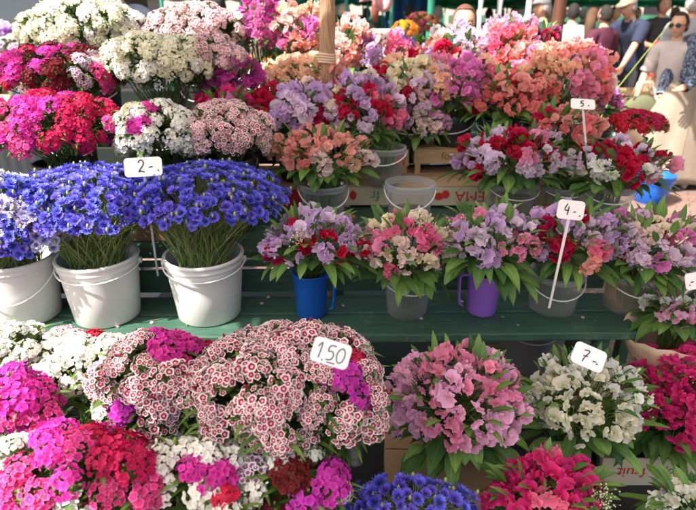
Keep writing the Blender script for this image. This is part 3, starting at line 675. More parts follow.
# -- highest bench
hb('sp', 'tall magenta sweet peas at the top left of the pole', 262, 26, 24, 32, 3.0, P('magenta:3 orchid:3'), .935, .2, 'the tall magenta sweet peas', leaves=.3)
hb('sp', 'peach and cream sweet peas left of the wooden pole', 298, 38, 32, 28, 3.0, P('peach:3 salmon:3 cream:2 blush:1'), .935, .2, 'the peach and cream sweet peas', leaves=.3, spots=((308, 26, 9, 'orchid'), (276, 42, 9, 'orchid')))
hb('sp', 'orange peach sweet peas spreading under the pole knot', 305, 76, 38, 18, 2.75, P('peach:4 salmon:2 cream:1.5'), .81, .24, 'the orange peach sweet peas', leaves=.3)
hb('sp', 'salmon sweet peas just right of the wooden pole', 348, 52, 26, 26, 3.0, P('salmon:4 blush:3 peach:2'), .935, .2, 'the salmon sweet peas by the pole', leaves=.3)
hb('sp', 'lilac, violet and pink sweet peas under the yellow flowers', 388, 57, 34, 20, 2.98, P('lilac:3 violet:1 pinkpale:3 salmon:2 blush:1'), .935, .2, 'the lilac and violet sweet peas', leaves=.3, spots=((362, 40, 9, 'violet'), (384, 32, 7, 'red'), (394, 48, 10, 'rose')))
hb('sp', 'pale lilac sweet peas with a red cluster in front of the seller', 456, 52, 34, 22, 3.02, P('palelilac:4 lilac:2 white:2 salmon:1'), .935, .2, 'the pale lilac sweet peas', leaves=.3, spots=((446, 50, 12, 'red'), (463, 55, 7, 'red')))
hb('sp', 'bright coral sweet peas right of the seller', 508, 62, 32, 30, 2.95, P('coral:5 salmon:2 rose:2'), .935, .2, 'the bright coral sweet peas', leaves=.3)
hb('sp', 'soft pink sweet peas standing highest at the right', 510, 32, 24, 13, 3.15, P('pinkpale:4 palelilac:2'), .935, .22, 'the soft pink sweet peas', leaves=.5)
hb('sp', 'small dark crimson bunch below the man in the flat cap', 544, 37, 12, 9, 3.2, P('crimson:3 magenta:1'), .935, .2, 'the small dark crimson bunch', leaves=.4, r=.06)
# -- right end
hb('sp', 'small orchid purple bunch beside the long beige skirt', 604, 104, 15, 11, 2.9, P('orchid:3 magenta:1 violet:.5'), .70, .28, 'the small orchid purple bunch', leaves=.8, r=.07)
hb('sw', 'bright red sweet william bunch behind the kraft paper at the right', 636, 124, 23, 10, 2.62, P('red:4 crimson:1'), .70, .28, 'the bright red sweet william', r=.07)
# -- sweet william left, upper
hb('sw', 'big cream white sweet william bunch highest at the left', 88, 30, 58, 22, 2.9, P('cream:5 white:2'), .935, .26, 'the highest cream white sweet william')
hb('sw', 'white edged crimson and pink sweet william at the left edge, second from the top', 56, 74, 56, 24, 2.42, P('crimson:3 pinkwhite:1.2 magenta:1.2 pale:.4 maroon:4.5'), .70, .34, 'the crimson and white edged sweet william', spots=((38, 68, 12, 'magenta'), (82, 72, 11, 'violetpic'), (100, 80, 13, 'hot'), (95, 62, 8, 'pale')))
hb('sw', 'cream white sweet william in front of the picotee bunch', 158, 62, 50, 24, 2.5, P('cream:5 white:3'), .70, .36, 'the cream sweet william')
hb('sw', 'crimson ringed sweet william at the top, right of the cream bunch', 195, 30, 48, 17, 2.95, P('picopink:4 picotee:2'), .935, .26, 'the topmost ringed sweet william')
hb('sw', 'ringed sweet william tumbling right above the narrow green leaves', 206, 60, 36, 20, 2.6, P('picotee:3 picopink:3'), .81, .3, 'the second ringed sweet william')
hb('sw', 'hot pink and crimson sweet william dome just above the cornflowers', 50, 128, 60, 30, 2.04, P('hot:6 crimson:3 magenta:1.5'), .70, .3, 'the hot pink sweet william dome', spots=((88, 115, 20, 'crimson'),))
hb('sw', 'white sweet william with two magenta heads above the price card', 156, 134, 38, 28, 2.08, P('white:5 cream:2'), .70, .3, 'the white sweet william with magenta heads', spots=((145, 125, 8, 'magenta'), (119, 137, 7, 'purple'), (150, 109, 9, 'magenta')))
hb('sw', 'pink ringed sweet william beside the salmon bouquet', 226, 134, 42, 28, 2.12, P('picopink:4 picotee:2'), .70, .3, 'the pink ringed sweet william')
# -- front row
hb('sw', 'white sweet william at the far left edge below the bench', 14, 350, 34, 22, 1.2, P('white:5'), 0, .34, 'the white sweet william at the left edge')
hb('sw', 'magenta sweet william dome at the left edge', 4, 412, 44, 38, 1.0, P('magenta:4 purple:1 hot:1'), 0, .38, 'the magenta sweet william dome', r=.09)
hb('sw', 'rose pink and red sweet william partly behind a white bunch', 78, 356, 46, 14, 1.38, P('pale:1 pinkwhite:2 red:2 crimson:1'), 0, .34, 'the rose and red sweet william')
hb('sw', 'white sweet william leaning over long narrow leaves', 88, 368, 54, 18, 1.2, P('white:6'), 0, .36, 'the leaning white sweet william', amax=rad(88), leaves=1.8, r=.08)
hb('sw', 'ringed sweet william with magenta heads, left half of the front mound', 158, 384, 56, 46, 1.08, P('picotee:6'), 0, .36, 'the left ringed mound', spots=((170, 345, 22, 'magenta'), (205, 352, 12, 'crimson'), (139, 414, 17, 'purple'), (103, 405, 12, 'white'), (178, 362, 10, 'hot'), (195, 358, 10, 'hot')), r=.09)
hb('sw', 'large ringed sweet william mound carrying the one fifty price card', 288, 386, 92, 52, 1.06, P('picotee:6 picopink:1'), 0, .38, 'the large ringed mound', spots=((345, 386, 19, 'purple'), (352, 362, 9, 'crimson')), leaves=1.5, r=.11, dens=1.1)
hb('sw', 'hot pink, white and crimson sweet william filling the bottom left corner', 68, 482, 88, 38, .84, P('hot:4 pinkwhite:2.5 crimson:1.5 magenta:2 white:1 pale:1.5'), 0, .42, 'the bottom left corner bunch', spots=((80, 500, 15, 'white'), (122, 460, 18, 'crimson')), r=.1)
hb('sw', 'white and magenta sweet william in the bottom row left of centre', 196, 474, 46, 30, .88, P('white:6 magenta:1'), 0, .42, 'the white and magenta bunch', spots=((186, 468, 15, 'magenta'), (190, 490, 12, 'magenta'), (215, 452, 20, 'white')), r=.085)
hb('sw', 'violet ringed, dark maroon and purple sweet william at the bottom centre', 288, 488, 56, 28, .88, P('violetpic:3 maroon:3 purple:2 white:2'), 0, .42, 'the maroon and violet ringed bunch', spots=((262, 472, 15, 'violetpic'), (300, 472, 14, 'maroon'), (278, 484, 13, 'maroon'), (328, 478, 13, 'purple'), (300, 498, 14, 'purple'), (250, 500, 16, 'white')), r=.085)
hb('sw', 'red and white sweet william poking up at the bottom edge', 226, 508, 22, 15, .80, P('red:3 white:2'), 0, .42, 'the red and white bunch at the bottom edge', r=.06)
hb('cf', 'blue cornflowers with tall buds at the bottom edge', 405, 522, 72, 26, .98, P('blue:1'), 0, .36, 'the cornflowers at the bottom edge', hs=.9, nr=.08)
hb('sp', 'light pink sweet pea bouquet over the cardboard box', 455, 402, 62, 50, 1.27, P('pink:1 pinkpale:6'), .206, .15, 'the light pink bouquet on the cardboard box', leaves=1.45, outl=.15, r=.075, dy=.11, hs=.86, dens=.8, gyp=0)
hb('sp', 'hot pink bouquet with tiny white sprigs at the bottom edge', 550, 494, 52, 36, 1.08, P('hot:6 rose:.5'), 0, .2, 'the hot pink bouquet at the bottom', leaves=1.2, gyp=3, hs=.86)
hb('sp', 'white sweet pea bouquet with the number seven price card', 583, 402, 52, 44, 1.36, P('white:4 ivory:3'), 0, .2, 'the white sweet pea bouquet', leaves=1.1, hs=.84, r=.09, dens=.78)
hb('sp', 'hot pink bouquet rising from the lettered crate at the right edge', 674, 402, 48, 50, 1.5, P('hot:6 rose:.5'), .012, .18, 'the hot pink bouquet in the lettered crate', leaves=1.4, outl=.2, gyp=2, hs=.9, r=.09)
hb('sp', 'ivory white flowers with big leaves in the bottom right corner', 690, 506, 26, 18, 1.1, P('white:3 ivory:2'), 0, .2, 'the ivory flowers in the corner', leaves=1., hs=.85, r=.08)
bucket('grey', bk, .095, .125, .25, 'dusty grey bucket standing in the shade under the bench', 0, drop=.04)
boxpart_e = crate('fruit_crate', 'dark crate under the bench carrying the dusty grey bucket', bk.x-.2, bk.x+.2, bk.y-.14, bk.y+.16, 0, .113, M['cratedark'], None, 0, 'crates on the ground')
# wrapped bouquet at the right end of the bench
def wrap(neck, dirv, length, r, label, name='paper_wrap', m='kraft', seed=3):
    rg = random.Random(seed); mb = MB(); d = V(dirv).normalized(); q = d.to_track_quat('Z', 'Y'); n = 40; k = 7; vs = []
    for i in range(k+1):
        f = i/k
        for j in range(n+1):
            a = 2*PI*j/n*1.04; rr = .02+(r-.02)*f**.8; rr *= 1+.08*f*math.sin(5*a+seed)+.03*math.sin(11*a); l = length*f*(1+.09*math.sin(3*a+seed*2)*f)
            vs.append(q @ V((rr*math.cos(a), rr*math.sin(a), l)))
    mb.add(vs, [(i*(n+1)+j, i*(n+1)+j+1, (i+1)*(n+1)+j+1, (i+1)*(n+1)+j) for i in range(k) for j in range(n)])
    o = mb.build(name, M[m], None, True, neck); s = o.modifiers.new('s', 'SOLIDIFY'); s.thickness = .0008
    return tag(o, label, 'paper wrap')
pf = at(676, 312, Y=1.62)
hb('sp', 'pink and white paper wrapped bouquet beyond the right end of the bench', 678, 308, 26, 18, 1.62, P('rose:3 white:2 orchid:1.5 pinkpale:1'), 0, .24, 'the paper wrapped bouquet', hs=.85, leaves=.8, r=.08)
wrap((pf.x, pf.y+.02, .28), (-.12, -.15, 1), .26, .13, 'crumpled pinkish kraft paper round the bouquet beyond the bench end')
pk = at(630, 146, Y=2.5)
wrap((pk.x, pk.y+.02, pk.z-.16), (-.1, -.2, 1), .2, .07, 'folded kraft paper cone beside the bright red sweet william', seed=5)

mb = MB(); rg = random.Random(11)
for i in range(46):
    x = rg.uniform(-.9, .98); y = rg.uniform(1.6, 1.84)+x*.021; pq = Quaternion((0, 0, 1), rg.random()*6.3) @ Quaternion((1, 0, 0), rad(-86))
    if abs(y-1.721) < .02: continue
    if rg.random() < .6: pet(mb, V((x, y, .535)), pq, .013, .012, .1, .12, rg, 4, 3)
    else: mb.leaf((x, y, .535), (rg.gauss(0, 1), rg.gauss(0, 1), .1), rg.uniform(.015, .035), .006, .2, .9, 3, 1)
o = mb.build('fallen_petals', [SP['pinkpale'], M['leafsw']]); o['kind'] = 'stuff'; tag(o, 'small fallen petals and leaf bits lying on the lowest green bench', 'petals')
# ---------------------------------------------------------------- price cards
STROKES = {'2': [[(0, .78), (.12, .97), (.32, 1), (.45, .82), (.38, .55), (.15, .25), (0, .03), (.2, .08), (.5, .0)]], '-': [[(0, .45), (.3, .5)]], '.': [[(0, .04), (.06, .0), (.04, -.06)]],
 '1': [[(0, .7), (.22, 1), (.18, 0)]], '5': [[(.5, 1), (.12, .96), (.06, .58), (.3, .62), (.44, .4), (.34, .1), (.02, .02)]],
 '0': [[(.28, 1), (.06, .8), (0, .4), (.14, .05), (.36, .08), (.5, .45), (.44, .85), (.28, 1)]], '4': [[(.2, 1), (.0, .45), (.4, .42)], [(.36, .75), (.3, 0)]],
 '7': [[(0, .95), (.45, 1), (.22, .45), (.12, 0)], [(.05, .5), (.42, .55)]], '_': [[(0, 0), (1.1, .05)]]}
def price_card(u, v, Y, wpx, hpx, roll, items, label, stick=None, tiltx=-15, yaw=0, t=.0022, scale=.62):
    c = at(u, v, Y=Y); s = depth(c)/F; w, h = wpx*s, hpx*s
    e = empty('price_card', c, label, 'price card', 'white price cards')
    rot = Matrix.Rotation(rad(yaw), 3, 'Z') @ Matrix.Rotation(rad(tiltx), 3, 'X') @ Matrix.Rotation(rad(roll), 3, 'Y')
    # rounded plate in x,z; faces -Y
    pts = []; rc = min(w, h)*.2
    for cx, cz, a0 in ((w/2-rc, h/2-rc, 0), (-w/2+rc, h/2-rc, 90), (-w/2+rc, -h/2+rc, 180), (w/2-rc, -h/2+rc, 270)):
        for k in range(6):
            a = rad(a0+k*18); pts.append((cx+rc*math.cos(a), cz+rc*math.sin(a)))
    n = len(pts); vs = [rot @ V((x*(1+.0*z), y, z)) for y in (0, .003) for x, z in pts]
    mb = MB(); mb.add(vs, [tuple(range(n)), tuple(range(n, 2*n))[::-1]]+[(i, i+n, (i+1) % n+n, (i+1) % n) for i in range(n)])
    mb.build('board', M['card'], e, False)
    mb = MB(); H = h*scale
    for ch, ox, oz, sc in items:
        for st in STROKES[ch]:
            P_ = [V((ox*w+x*H*sc, -.0008, oz*h+z*H*sc-H*.5)) for x, z in st]
            fine = []
            for i in range(len(P_)-1):
                a, b = P_[i], P_[i+1]; pa = P_[max(0, i-1)]; pb_ = P_[min(len(P_)-1, i+2)]
                for q in range(4):
                    f = q/4; fine.append(.5*((2*a)+(b-pa)*f+(2*pa-5*a+4*b-pb_)*f*f+(3*a-pa-3*b+pb_)*f**3))
            fine.append(P_[-1]); mb.tube([rot @ q for q in fine], [s*.55]*len(fine), 5)
    mb.build('lettering', M['ink'], e)
    if stick:
        mb = MB(); b0 = rot @ V((stick[2] if len(stick) > 2 else 0, .004, -h*.3)); q = at(stick[0], stick[1], Y=Y+(stick[3] if len(stick) > 3 else .03))-c
        d = (q-b0).normalized(); side = d.cross(V((0, 1, 0))).normalized()*.0042; th = V((0, .0016, 0))
        vs = [b0-side-th, b0+side-th, b0+side+th, b0-side+th, q-side*.8-th, q+side*.8-th, q+side*.8+th, q-side*.8+th]
        mb.add(vs, [(0, 1, 2, 3), (4, 7, 6, 5), (0, 4, 5, 1), (1, 5, 6, 2), (2, 6, 7, 3), (3, 7, 4, 0)]); mb.build('stick', M['whitestick'], e, False)
    return e
price_card(143, 167, 1.70, 38, 19, -3, [('2', -.12, .05, 1), ('-', .16, .0, 1), ('.', .38, .1, .9)], 'white price card reading 2 standing on the blue cornflowers', (158, 276, 0, .10), -18)
price_card(331, 353, .84, 39, 25, 17, [('1', -.36, 0, 1), ('.', -.2, -.05, 1), ('5', -.1, 0, 1), ('0', .16, 0, 1), ('_', -.05, -.08, .5)], 'tilted white price card reading 1,50 on the ringed sweet william mound', (329, 374, 0, .24), -25)
price_card(571, 210, 1.50, 27, 19, 6, [('4', -.24, .04, .95), ('-', .1, .02, .7), ('.', .34, .04, .8)], 'white price card reading 4 on a slanting stick in front of the crimson bouquet', (549, 308, 0, .06), -12)
price_card(589, 357, 1.17, 33, 22, 24, [('7', -.2, 0, .9), ('-', .14, -.05, .9), ('-', .25, -.02, .6)], 'tilted white price card reading 7 on the white sweet pea bouquet', (586, 374, 0, .24), -30)
price_card(583, 104, 2.2, 24, 11, 4, [('5', -.1, .04, .9), ('-', .2, .0, .6)], 'white price card reading 5 on a straight stick above the middle bench', (588, 168, 0, .05), -35)
price_card(694, 281, 1.5, 17, 17, -10, [('.', -.3, .1, .9), ('-', -.2, .0, .9)], 'white price card cut by the right edge beside the pink and orchid bouquet', (676, 300, 0, .05), -18)

# ================================================================= PEOPLE
def skinmesh(vs, es, rs, sub=2):
    bm = bmesh.new(); ly = bm.verts.layers.skin.verify(); bv = []
    for i, (v, r) in enumerate(zip(vs, rs)):
        b = bm.verts.new(v); rx, ry = r if isinstance(r, tuple) else (r, r); b[ly].radius = (rx, ry); b[ly].use_root = (i == 0); bv.append(b)
    for a, b in es: bm.edges.new((bv[a], bv[b]))
    me = bpy.data.meshes.new('s'); bm.to_mesh(me); bm.free()
    o = bpy.data.objects.new('s', me); C.objects.link(o)
    k = o.modifiers.new('k', 'SKIN'); k.branch_smoothing = .6; k.use_smooth_shade = True
    s = o.modifiers.new('u', 'SUBSURF'); s.levels = sub; s.render_levels = sub
    bpy.context.view_layer.update()
    out = bpy.data.meshes.new_from_object(o.evaluated_get(bpy.context.evaluated_depsgraph_get()))
    bpy.data.objects.remove(o); return out
def absorb(mb, me, mi=0): mb.add([v.co.copy() for v in me.vertices], [tuple(p.vertices) for p in me.polygons], mi)
def head_geo(mb, c, s, q, mi=0, hair=0):
    n, k = 28, 20; vs = []
    for i in range(k+1):
        th = PI*i/k; z = math.cos(th); r = math.sin(th)
        for j in range(n):
            a = 2*PI*j/n; x = r*math.cos(a)*.076; y = r*math.sin(a)*.095; zz = z*.118
            if zz < 0: f = 1-.38*(-zz/.118)**1.3; x *= f; y = y*f-(.012 if y < 0 else -.0)*(-zz/.118)
            if not hair and y < 0:
                fx = math.exp(-(x/.013)**2); nose = fx*math.exp(-((zz+.022)/.018)**2)*.022+fx*math.exp(-((zz-.0)/.02)**2)*.008
                sock = (math.exp(-((abs(x)-.03)/.014)**2)*math.exp(-((zz-.006)/.011)**2))*.009
                lips = math.exp(-(x/.022)**2)*math.exp(-((zz+.058)/.008)**2)*.005; brow = math.exp(-((zz-.026)/.01)**2)*math.exp(-(x/.05)**2)*.005
                y -= (nose-sock+lips+brow)
            vs.append(q @ (V((x, y, zz))*s)+c)
    mb.add(vs, [(i*n+j, (i+1)*n+j, (i+1)*n+(j+1) % n, i*n+(j+1) % n) for i in range(k) for j in range(n)], mi)
    if not hair:
        for sx in (-1, 1): mb.sphere(c+q @ (V((sx*.078, .006, -.005))*s), (.008*s, .018*s, .03*s), 8, 6, mi, rot=q)
def person(label, x, y, rz, H, shirt, trousers, hair, skin='skin', lean=0, arms=None, legs=None, cap=None, haircol=None, sleeves=True, glasses=False, z0=0, cat='person', group=None, headturn=0, longhair=False, heavy=1., headdown=0, wide=1., skirt=False, shoes='black', sleeve_long=False):
    s = H/1.72; e = empty('person', (x, y, z0), label, cat, group, rz)
    ql = Quaternion((1, 0, 0), rad(lean)); hip = V((0, 0, .93))
    up = lambda v: hip+ql @ (V(v)-hip)
    arms = arms or {-1: ((-.05, -.02, -.27), (-.06, -.08, -.5)), 1: ((.05, -.02, -.27), (.06, -.08, -.5))}
    legs = legs or {-1: ((-.01, -.02, -.42), (-.02, .02, -.84)), 1: ((.01, -.04, -.42), (.02, -.02, -.84))}
    vs = [hip, up((0, 0, 1.08)), up((0, -.005, 1.25)), up((0, 0, 1.4)), up((0, .0, 1.47)), up((0, -.012, 1.56))]
    rs = [(.15*heavy, .11*heavy), (.13*heavy, .095*heavy), (.15*heavy, .11*heavy), (.115, .08), .055, .052]
    es = [(0, 1), (1, 2), (2, 3), (3, 4), (4, 5)]
    tor = list(range(4)); armi = {}; legi = {}
    for sd in (-1, 1):
        sh = up((sd*.17, 0, 1.395)); el = sh+V(arms[sd][0]); wr = sh+V(arms[sd][1]); hd = wr+(wr-el).normalized()*.07
        b = len(vs); vs += [sh, (sh+el)/2, el, (el+wr)/2, wr, hd]; rs += [.062, .052, .042, .04, .028, (.04, .018)]
        es += [(3, b), (b, b+1), (b+1, b+2), (b+2, b+3), (b+3, b+4), (b+4, b+5)]; armi[sd] = b
    for sd in (-1, 1):
        hj = hip+V((sd*.095, 0, -.06)); kn = hj+V(legs[sd][0]); an = hj+V(legs[sd][1]); toe = an+V((sd*.02, -.15, -.035))
        an2 = V(an); b = len(vs); vs += [hj, (hj+kn)/2, kn, (kn+an)/2, an2, toe]; rs += [.085*heavy, .078*heavy, .056, .052, .038, .032]
        es += [(0, b), (b, b+1), (b+1, b+2), (b+2, b+3), (b+3, b+4), (b+4, b+5)]; legi[sd] = b
    sc = [v*s for v in vs]; scr = [tuple(q*s for q in r) if isinstance(r, tuple) else r*s for r in rs]
    bodyme = skinmesh(sc, es, scr); mb = MB(); absorb(mb, bodyme)
    for sd in (-1, 1):     # five fingers per hand
        b = armi[sd]; wr, hd = sc[b+4], sc[b+5]; d = (hd-wr).normalized(); sdv = d.cross(V((0, 1, 0)))
        sdv = sdv.normalized() if sdv.length > .1 else V((1, 0, 0)); cu = d.cross(sdv).normalized()*sd
        for k in range(5):
            if k < 4: o = hd+sdv*(k-1.5)*.019*s; L_ = (.062, .074, .07, .052)[k]*s; m1 = o+d*L_*.5+cu*.006; m2 = o+d*L_*.9+cu*.022*s
            else: o = wr+d*.03*s+sdv*.03*s*-sd; L_ = .05*s; m1 = o+(d*.6-sdv*sd*.7)*L_*.6; m2 = m1+(d*.9-sdv*sd*.2)*L_*.5
            mb.tube([o-d*.02, o, m1, m2], [.0085*s, .0085*s, .0078*s, .006*s], 6)
    hc = up((0, -.03, 1.625))*s; hq = ql.slerp(Quaternion(), .5) @ Quaternion((0, 0, 1), rad(headturn)) @ Quaternion((1, 0, 0), rad(headdown))
    head_geo(mb, hc, s, hq)
    mb.build('body', M[skin], e)
    def fab(name, me, m): me.materials.clear(); me.materials.append(m); o = link(name, me, e); return o
    near = []                       # nearest bone and place along it for every body vertex
    for v in bodyme.vertices:
        best = None
        for a, b in es:
            d = sc[b]-sc[a]; t = max(0, min(1, (v.co-sc[a]).dot(d)/d.length_squared)); q = (v.co-sc[a]-d*t).length
            q -= min(scr[a] if not isinstance(scr[a], tuple) else scr[a][1], .09)*.5
            if best is None or q < best[0]: best = (q, a, b, t)
        near.append(best[1:])
    def cloth(name, want, off, m):
        keep = [want(*n) for n in near]; q = MB(); mp = {}; vs = []; fs = []
        for f in bodyme.polygons:
            if sum(keep[k] for k in f.vertices)*2 >= len(f.vertices):
                for k in f.vertices:
                    if k not in mp:
                        mp[k] = len(vs); v = bodyme.vertices[k]; w = noise.noise(v.co*13+V((x, y, 0)))*.009+noise.noise(V((v.co.x*9, v.co.y*9, v.co.z*34)))*.006
                        vs.append(v.co+v.normal*(off*s+w*s))
                fs.append(tuple(mp[k] for k in f.vertices))
        q.add(vs, fs); return q.build(name, m, e)
    A = [armi[-1], armi[1]]; G = [legi[-1], legi[1]]
    def w_shirt(a, b, t):
        if a in (0, 1, 2): return b < 4 or (b in A) or (b in G and t < .75)
        if a == 3: return b in A or (b == 4 and t < .85)
        for r in A:
            if a == r: return True
            if a == r+1: return sleeve_long or t < .7
            if a in (r+2, r+3): return sleeve_long
        return False
    def w_tr(a, b, t):
        if a == 0: return True
        return any(r <= a <= r+3 for r in G)
    cloth('shirt', w_shirt, .022, shirt)
    if trousers: cloth('trousers', w_tr, .012, trousers)
    for sd in (-1, 1):
        b = legi[sd]; q = MB(); c = (sc[b+4]*.4+sc[b+5]*.6); q.sphere(c+V((0, 0, .0)), (.045*s, .125*s, .04*s), 12, 8); q.box(c+V((0, .0, -.035*s)), (.08*s, .24*s, .016*s)); q.build('shoe', M[shoes], e)
    if hair:
        q = MB(); h2 = MB(); n, k = 26, 14; vsx = []
        for i in range(k+1):
            th = rad(128)*i/k
            for j in range(n):
                a = 2*PI*j/n; cut = .86+.14*math.sin(a) if math.sin(a) > -.3 else .33
                t2 = th*cut; w = 1.04+.05*noise.noise(V((a*2.2, i*.5, x)))+.03*math.sin(17*a+i*.4); vsx.append(hq @ (V((math.sin(t2)*math.cos(a)*.083*w, math.sin(t2)*math.sin(a)*.103*w+.006, math.cos(t2)*.125+.003))*s)+hc)
        q.add(vsx, [(i*n+j, (i+1)*n+j, (i+1)*n+(j+1) % n, i*n+(j+1) % n) for i in range(k) for j in range(n)])
        if longhair:
            q.tube([hc+hq @ V((0, .07, .02))*s, hc+hq @ V((0, .1, -.1))*s, hc+hq @ V((0, .11, -.26))*s, hc+hq @ V((.01, .1, -.4))*s], [.06*s, .075*s, .06*s, .02*s], 12)
        o = q.build('hair', hair, e); so = o.modifiers.new('s', 'SOLIDIFY'); so.thickness = .004
    if cap:
        q = MB(); vsx = []; n, k = 26, 8
        for i in range(k+1):
            th = rad(88)*i/k
            for j in range(n):
                a = 2*PI*j/n; vsx.append(hq @ (V((math.sin(th)*math.cos(a)*.09, math.sin(th)*math.sin(a)*.112, math.cos(th)*.085+.045))*s)+hc)
        q.add(vsx, [(i*n+j, (i+1)*n+j, (i+1)*n+(j+1) % n, i*n+(j+1) % n) for i in range(k) for j in range(n)])
        br = [hq @ (V((x_, y_, z_))*s)+hc for x_, y_, z_ in [(-.075, -.07, .052), (-.04, -.1, .054), (0, -.11, .055), (.04, -.1, .054), (.075, -.07, .052), (.06, -.15, .04), (.03, -.18, .036), (0, -.187, .035), (-.03, -.18, .036), (-.06, -.15, .04)]]
        q.add(br+[b_+V((0, 0, .006)) for b_ in br], [tuple(range(10)), tuple(range(10, 20))[::-1]]+[(i, (i+1) % 10, (i+1) % 10+10, i+10) for i in range(10)])
        q.build('cap', cap, e)
    for sx in (-1, 1):
        q = MB(); q.sphere(hc+hq @ V((sx*.03, -.083, .004))*s, (.011*s, .008*s, .007*s), 10, 8, 0, rot=hq); q.sphere(hc+hq @ V((sx*.03, -.0895, .004))*s, (.0052*s, .003*s, .0052*s), 8, 6, 1, rot=hq)
        q.build('eye', [M['eyewhite'], M['iris']], e)
        q = MB(); q.tube([hc+hq @ V((sx*.014, -.1, .02))*s, hc+hq @ V((sx*.03, -.1, .026))*s, hc+hq @ V((sx*.05, -.088, .018))*s], .003*s, 5); q.build('eyebrow', haircol or M['iris'], e)
    q = MB(); q.tube([hc+hq @ V((-.022, -.083, -.058))*s, hc+hq @ V((0, -.094, -.057))*s, hc+hq @ V((.022, -.083, -.058))*s], [.002*s, .005*s, .002*s], 6); q.build('mouth', M['lip'], e)
    if glasses:
        q = MB()
        for sx in (-1, 1): q.sphere(hc+hq @ V((sx*.033, -.098, .004))*s, (.027*s, .006*s, .021*s), 12, 8, rot=hq); q.tube([hc+hq @ V((sx*.055, -.095, .008))*s, hc+hq @ V((sx*.083, .0, .01))*s], .003*s, 5)
        q.tube([hc+hq @ V((-.01, -.104, .008))*s, hc+hq @ V((.01, -.104, .008))*s], .003*s, 5); q.build('sunglasses', M['black'], e)
    return e
FB = lambda n, c, **k: simple(n, c, .85, var=.15, scale=25, bump=.15, **k)
cl = {'navy': FB('navy cloth', (.018, .025, .06)), 'white': FB('white cloth', (.3, .31, .34)), 'maroon': FB('maroon cloth', (.08, .012, .035)), 'jeans': FB('blue denim', (.05, .1, .25)), 'darkjeans': FB('dark denim', (.03, .045, .09)),
      'blackc': FB('black cloth', (.02, .02, .024)), 'suit': FB('dark suit cloth', (.035, .04, .055)), 'beige': FB('beige linen', (.3, .24, .18)), 'blush': FB('pale blush cloth', (.5, .44, .43)), 'red': FB('red cloth', (.55, .03, .04)),
      'khaki': FB('khaki cloth', (.3, .27, .2)), 'grey': FB('grey cloth', (.18, .18, .19)), 'pinkc': FB('pink cloth', (.7, .35, .36)), 'hairbrown': FB('brown hair', (.09, .045, .022)), 'auburn': FB('auburn hair', (.13, .05, .025)), 'hairblack': FB('black hair', (.018, .014, .012)),
      'hairgrey': FB('grey hair', (.35, .34, .33)), 'olive': FB('olive cloth', (.12, .13, .07))}
def patterned():
    m, N, L = new_mat('navy cloth with pale scroll pattern'); o = N.new('ShaderNodeOutputMaterial'); p = N.new('ShaderNodeBsdfPrincipled'); p.inputs['Roughness'].default_value = .8
    tc = N.new('ShaderNodeTexCoord'); nz = N.new('ShaderNodeTexNoise'); nz.inputs['Scale'].default_value = 14; nz.inputs['Distortion'].default_value = 2.5; L.new(tc.outputs['Object'], nz.inputs[0])
    cr = N.new('ShaderNodeValToRGB'); e = cr.color_ramp.elements; e[0].position = .46; e[0].color = (.02, .03, .07, 1); e[1].position = .56; e[1].color = (.02, .03, .07, 1)
    q = e.new(.5); q.color = (.35, .42, .55, 1); q = e.new(.53); q.color = (.3, .38, .5, 1)
    L.new(nz.outputs['Fac'], cr.inputs[0]); L.new(cr.outputs[0], p.inputs['Base Color']); L.new(p.outputs[0], o.inputs[0]); return m
pat = patterned()
def put(u, D): p = at(u, 30, Y=D); return p.x, p.y
x_, y_ = put(463, 3.72); person('seller with auburn hair whose forehead shows above the pale lilac sweet peas', x_, y_, rad(-5), 1.56, cl['olive'], cl['darkjeans'], cl['auburn'], headturn=0, haircol=cl['auburn'])
x_, y_ = put(541, 7.0); person('man in a grey flat cap and dark suit jacket facing left', x_, y_, rad(-75), 1.72, cl['suit'], cl['suit'], cl['hairgrey'], cap=cl['grey'], sleeve_long=True)
x_, y_ = put(571, 8.2); person('person with dark hair in a loose white shirt seen from behind', x_, y_, rad(170), 1.68, cl['white'], cl['khaki'], cl['hairblack'], sleeve_long=True, heavy=1.2)
x_, y_ = put(590, 8.0); person('woman with long brown hair in a white top and blue jeans', x_, y_, rad(150), 1.62, cl['white'], cl['jeans'], cl['hairbrown'], longhair=True)
x_, y_ = put(604, 7.4); person('person in a maroon hooded top and dark jeans turned away', x_, y_, rad(200), 1.64, cl['maroon'], cl['darkjeans'], cl['hairblack'], sleeve_long=True, heavy=1.12)
x_, y_ = put(640, 7.6); person('man in a navy shirt and beige cap bending toward a stall', x_, y_, rad(-60), 1.82, cl['navy'], cl['blackc'], cl['hairgrey'], cap=cl['beige'], lean=24, arms={-1: ((-.03, -.2, -.2), (-.02, -.32, -.42)), 1: ((.03, -.16, -.22), (.02, -.3, -.44))}, heavy=1.15)
x_, y_ = put(659, 8.6); person('man in a black shirt holding a red package behind the stall table', x_, y_, rad(-10), 1.78, cl['blackc'], cl['darkjeans'], cl['hairblack'], 'skintan', arms={-1: ((-.08, -.08, -.25), (.04, -.3, -.28)), 1: ((.08, -.08, -.25), (-.04, -.3, -.28))})
mb = MB(); mb.box((0, 0, 0), (.3, .16, .2)); mb.box((.02, -.01, .12), (.2, .1, .06)); ro = mb.build('red_package', cl['red'], None, False, (x_-.05, y_-.36, 1.13)); bevel(ro, .03, 3); tag(ro, 'red package in the hands of the man in black', 'package')
x_, y_ = put(688, 6.9); person('person in a white shirt and white cap standing behind the woman in sunglasses', x_, y_, rad(150), 1.76, cl['white'], cl['grey'], cl['hairgrey'], cap=cl['white'], sleeve_long=True)
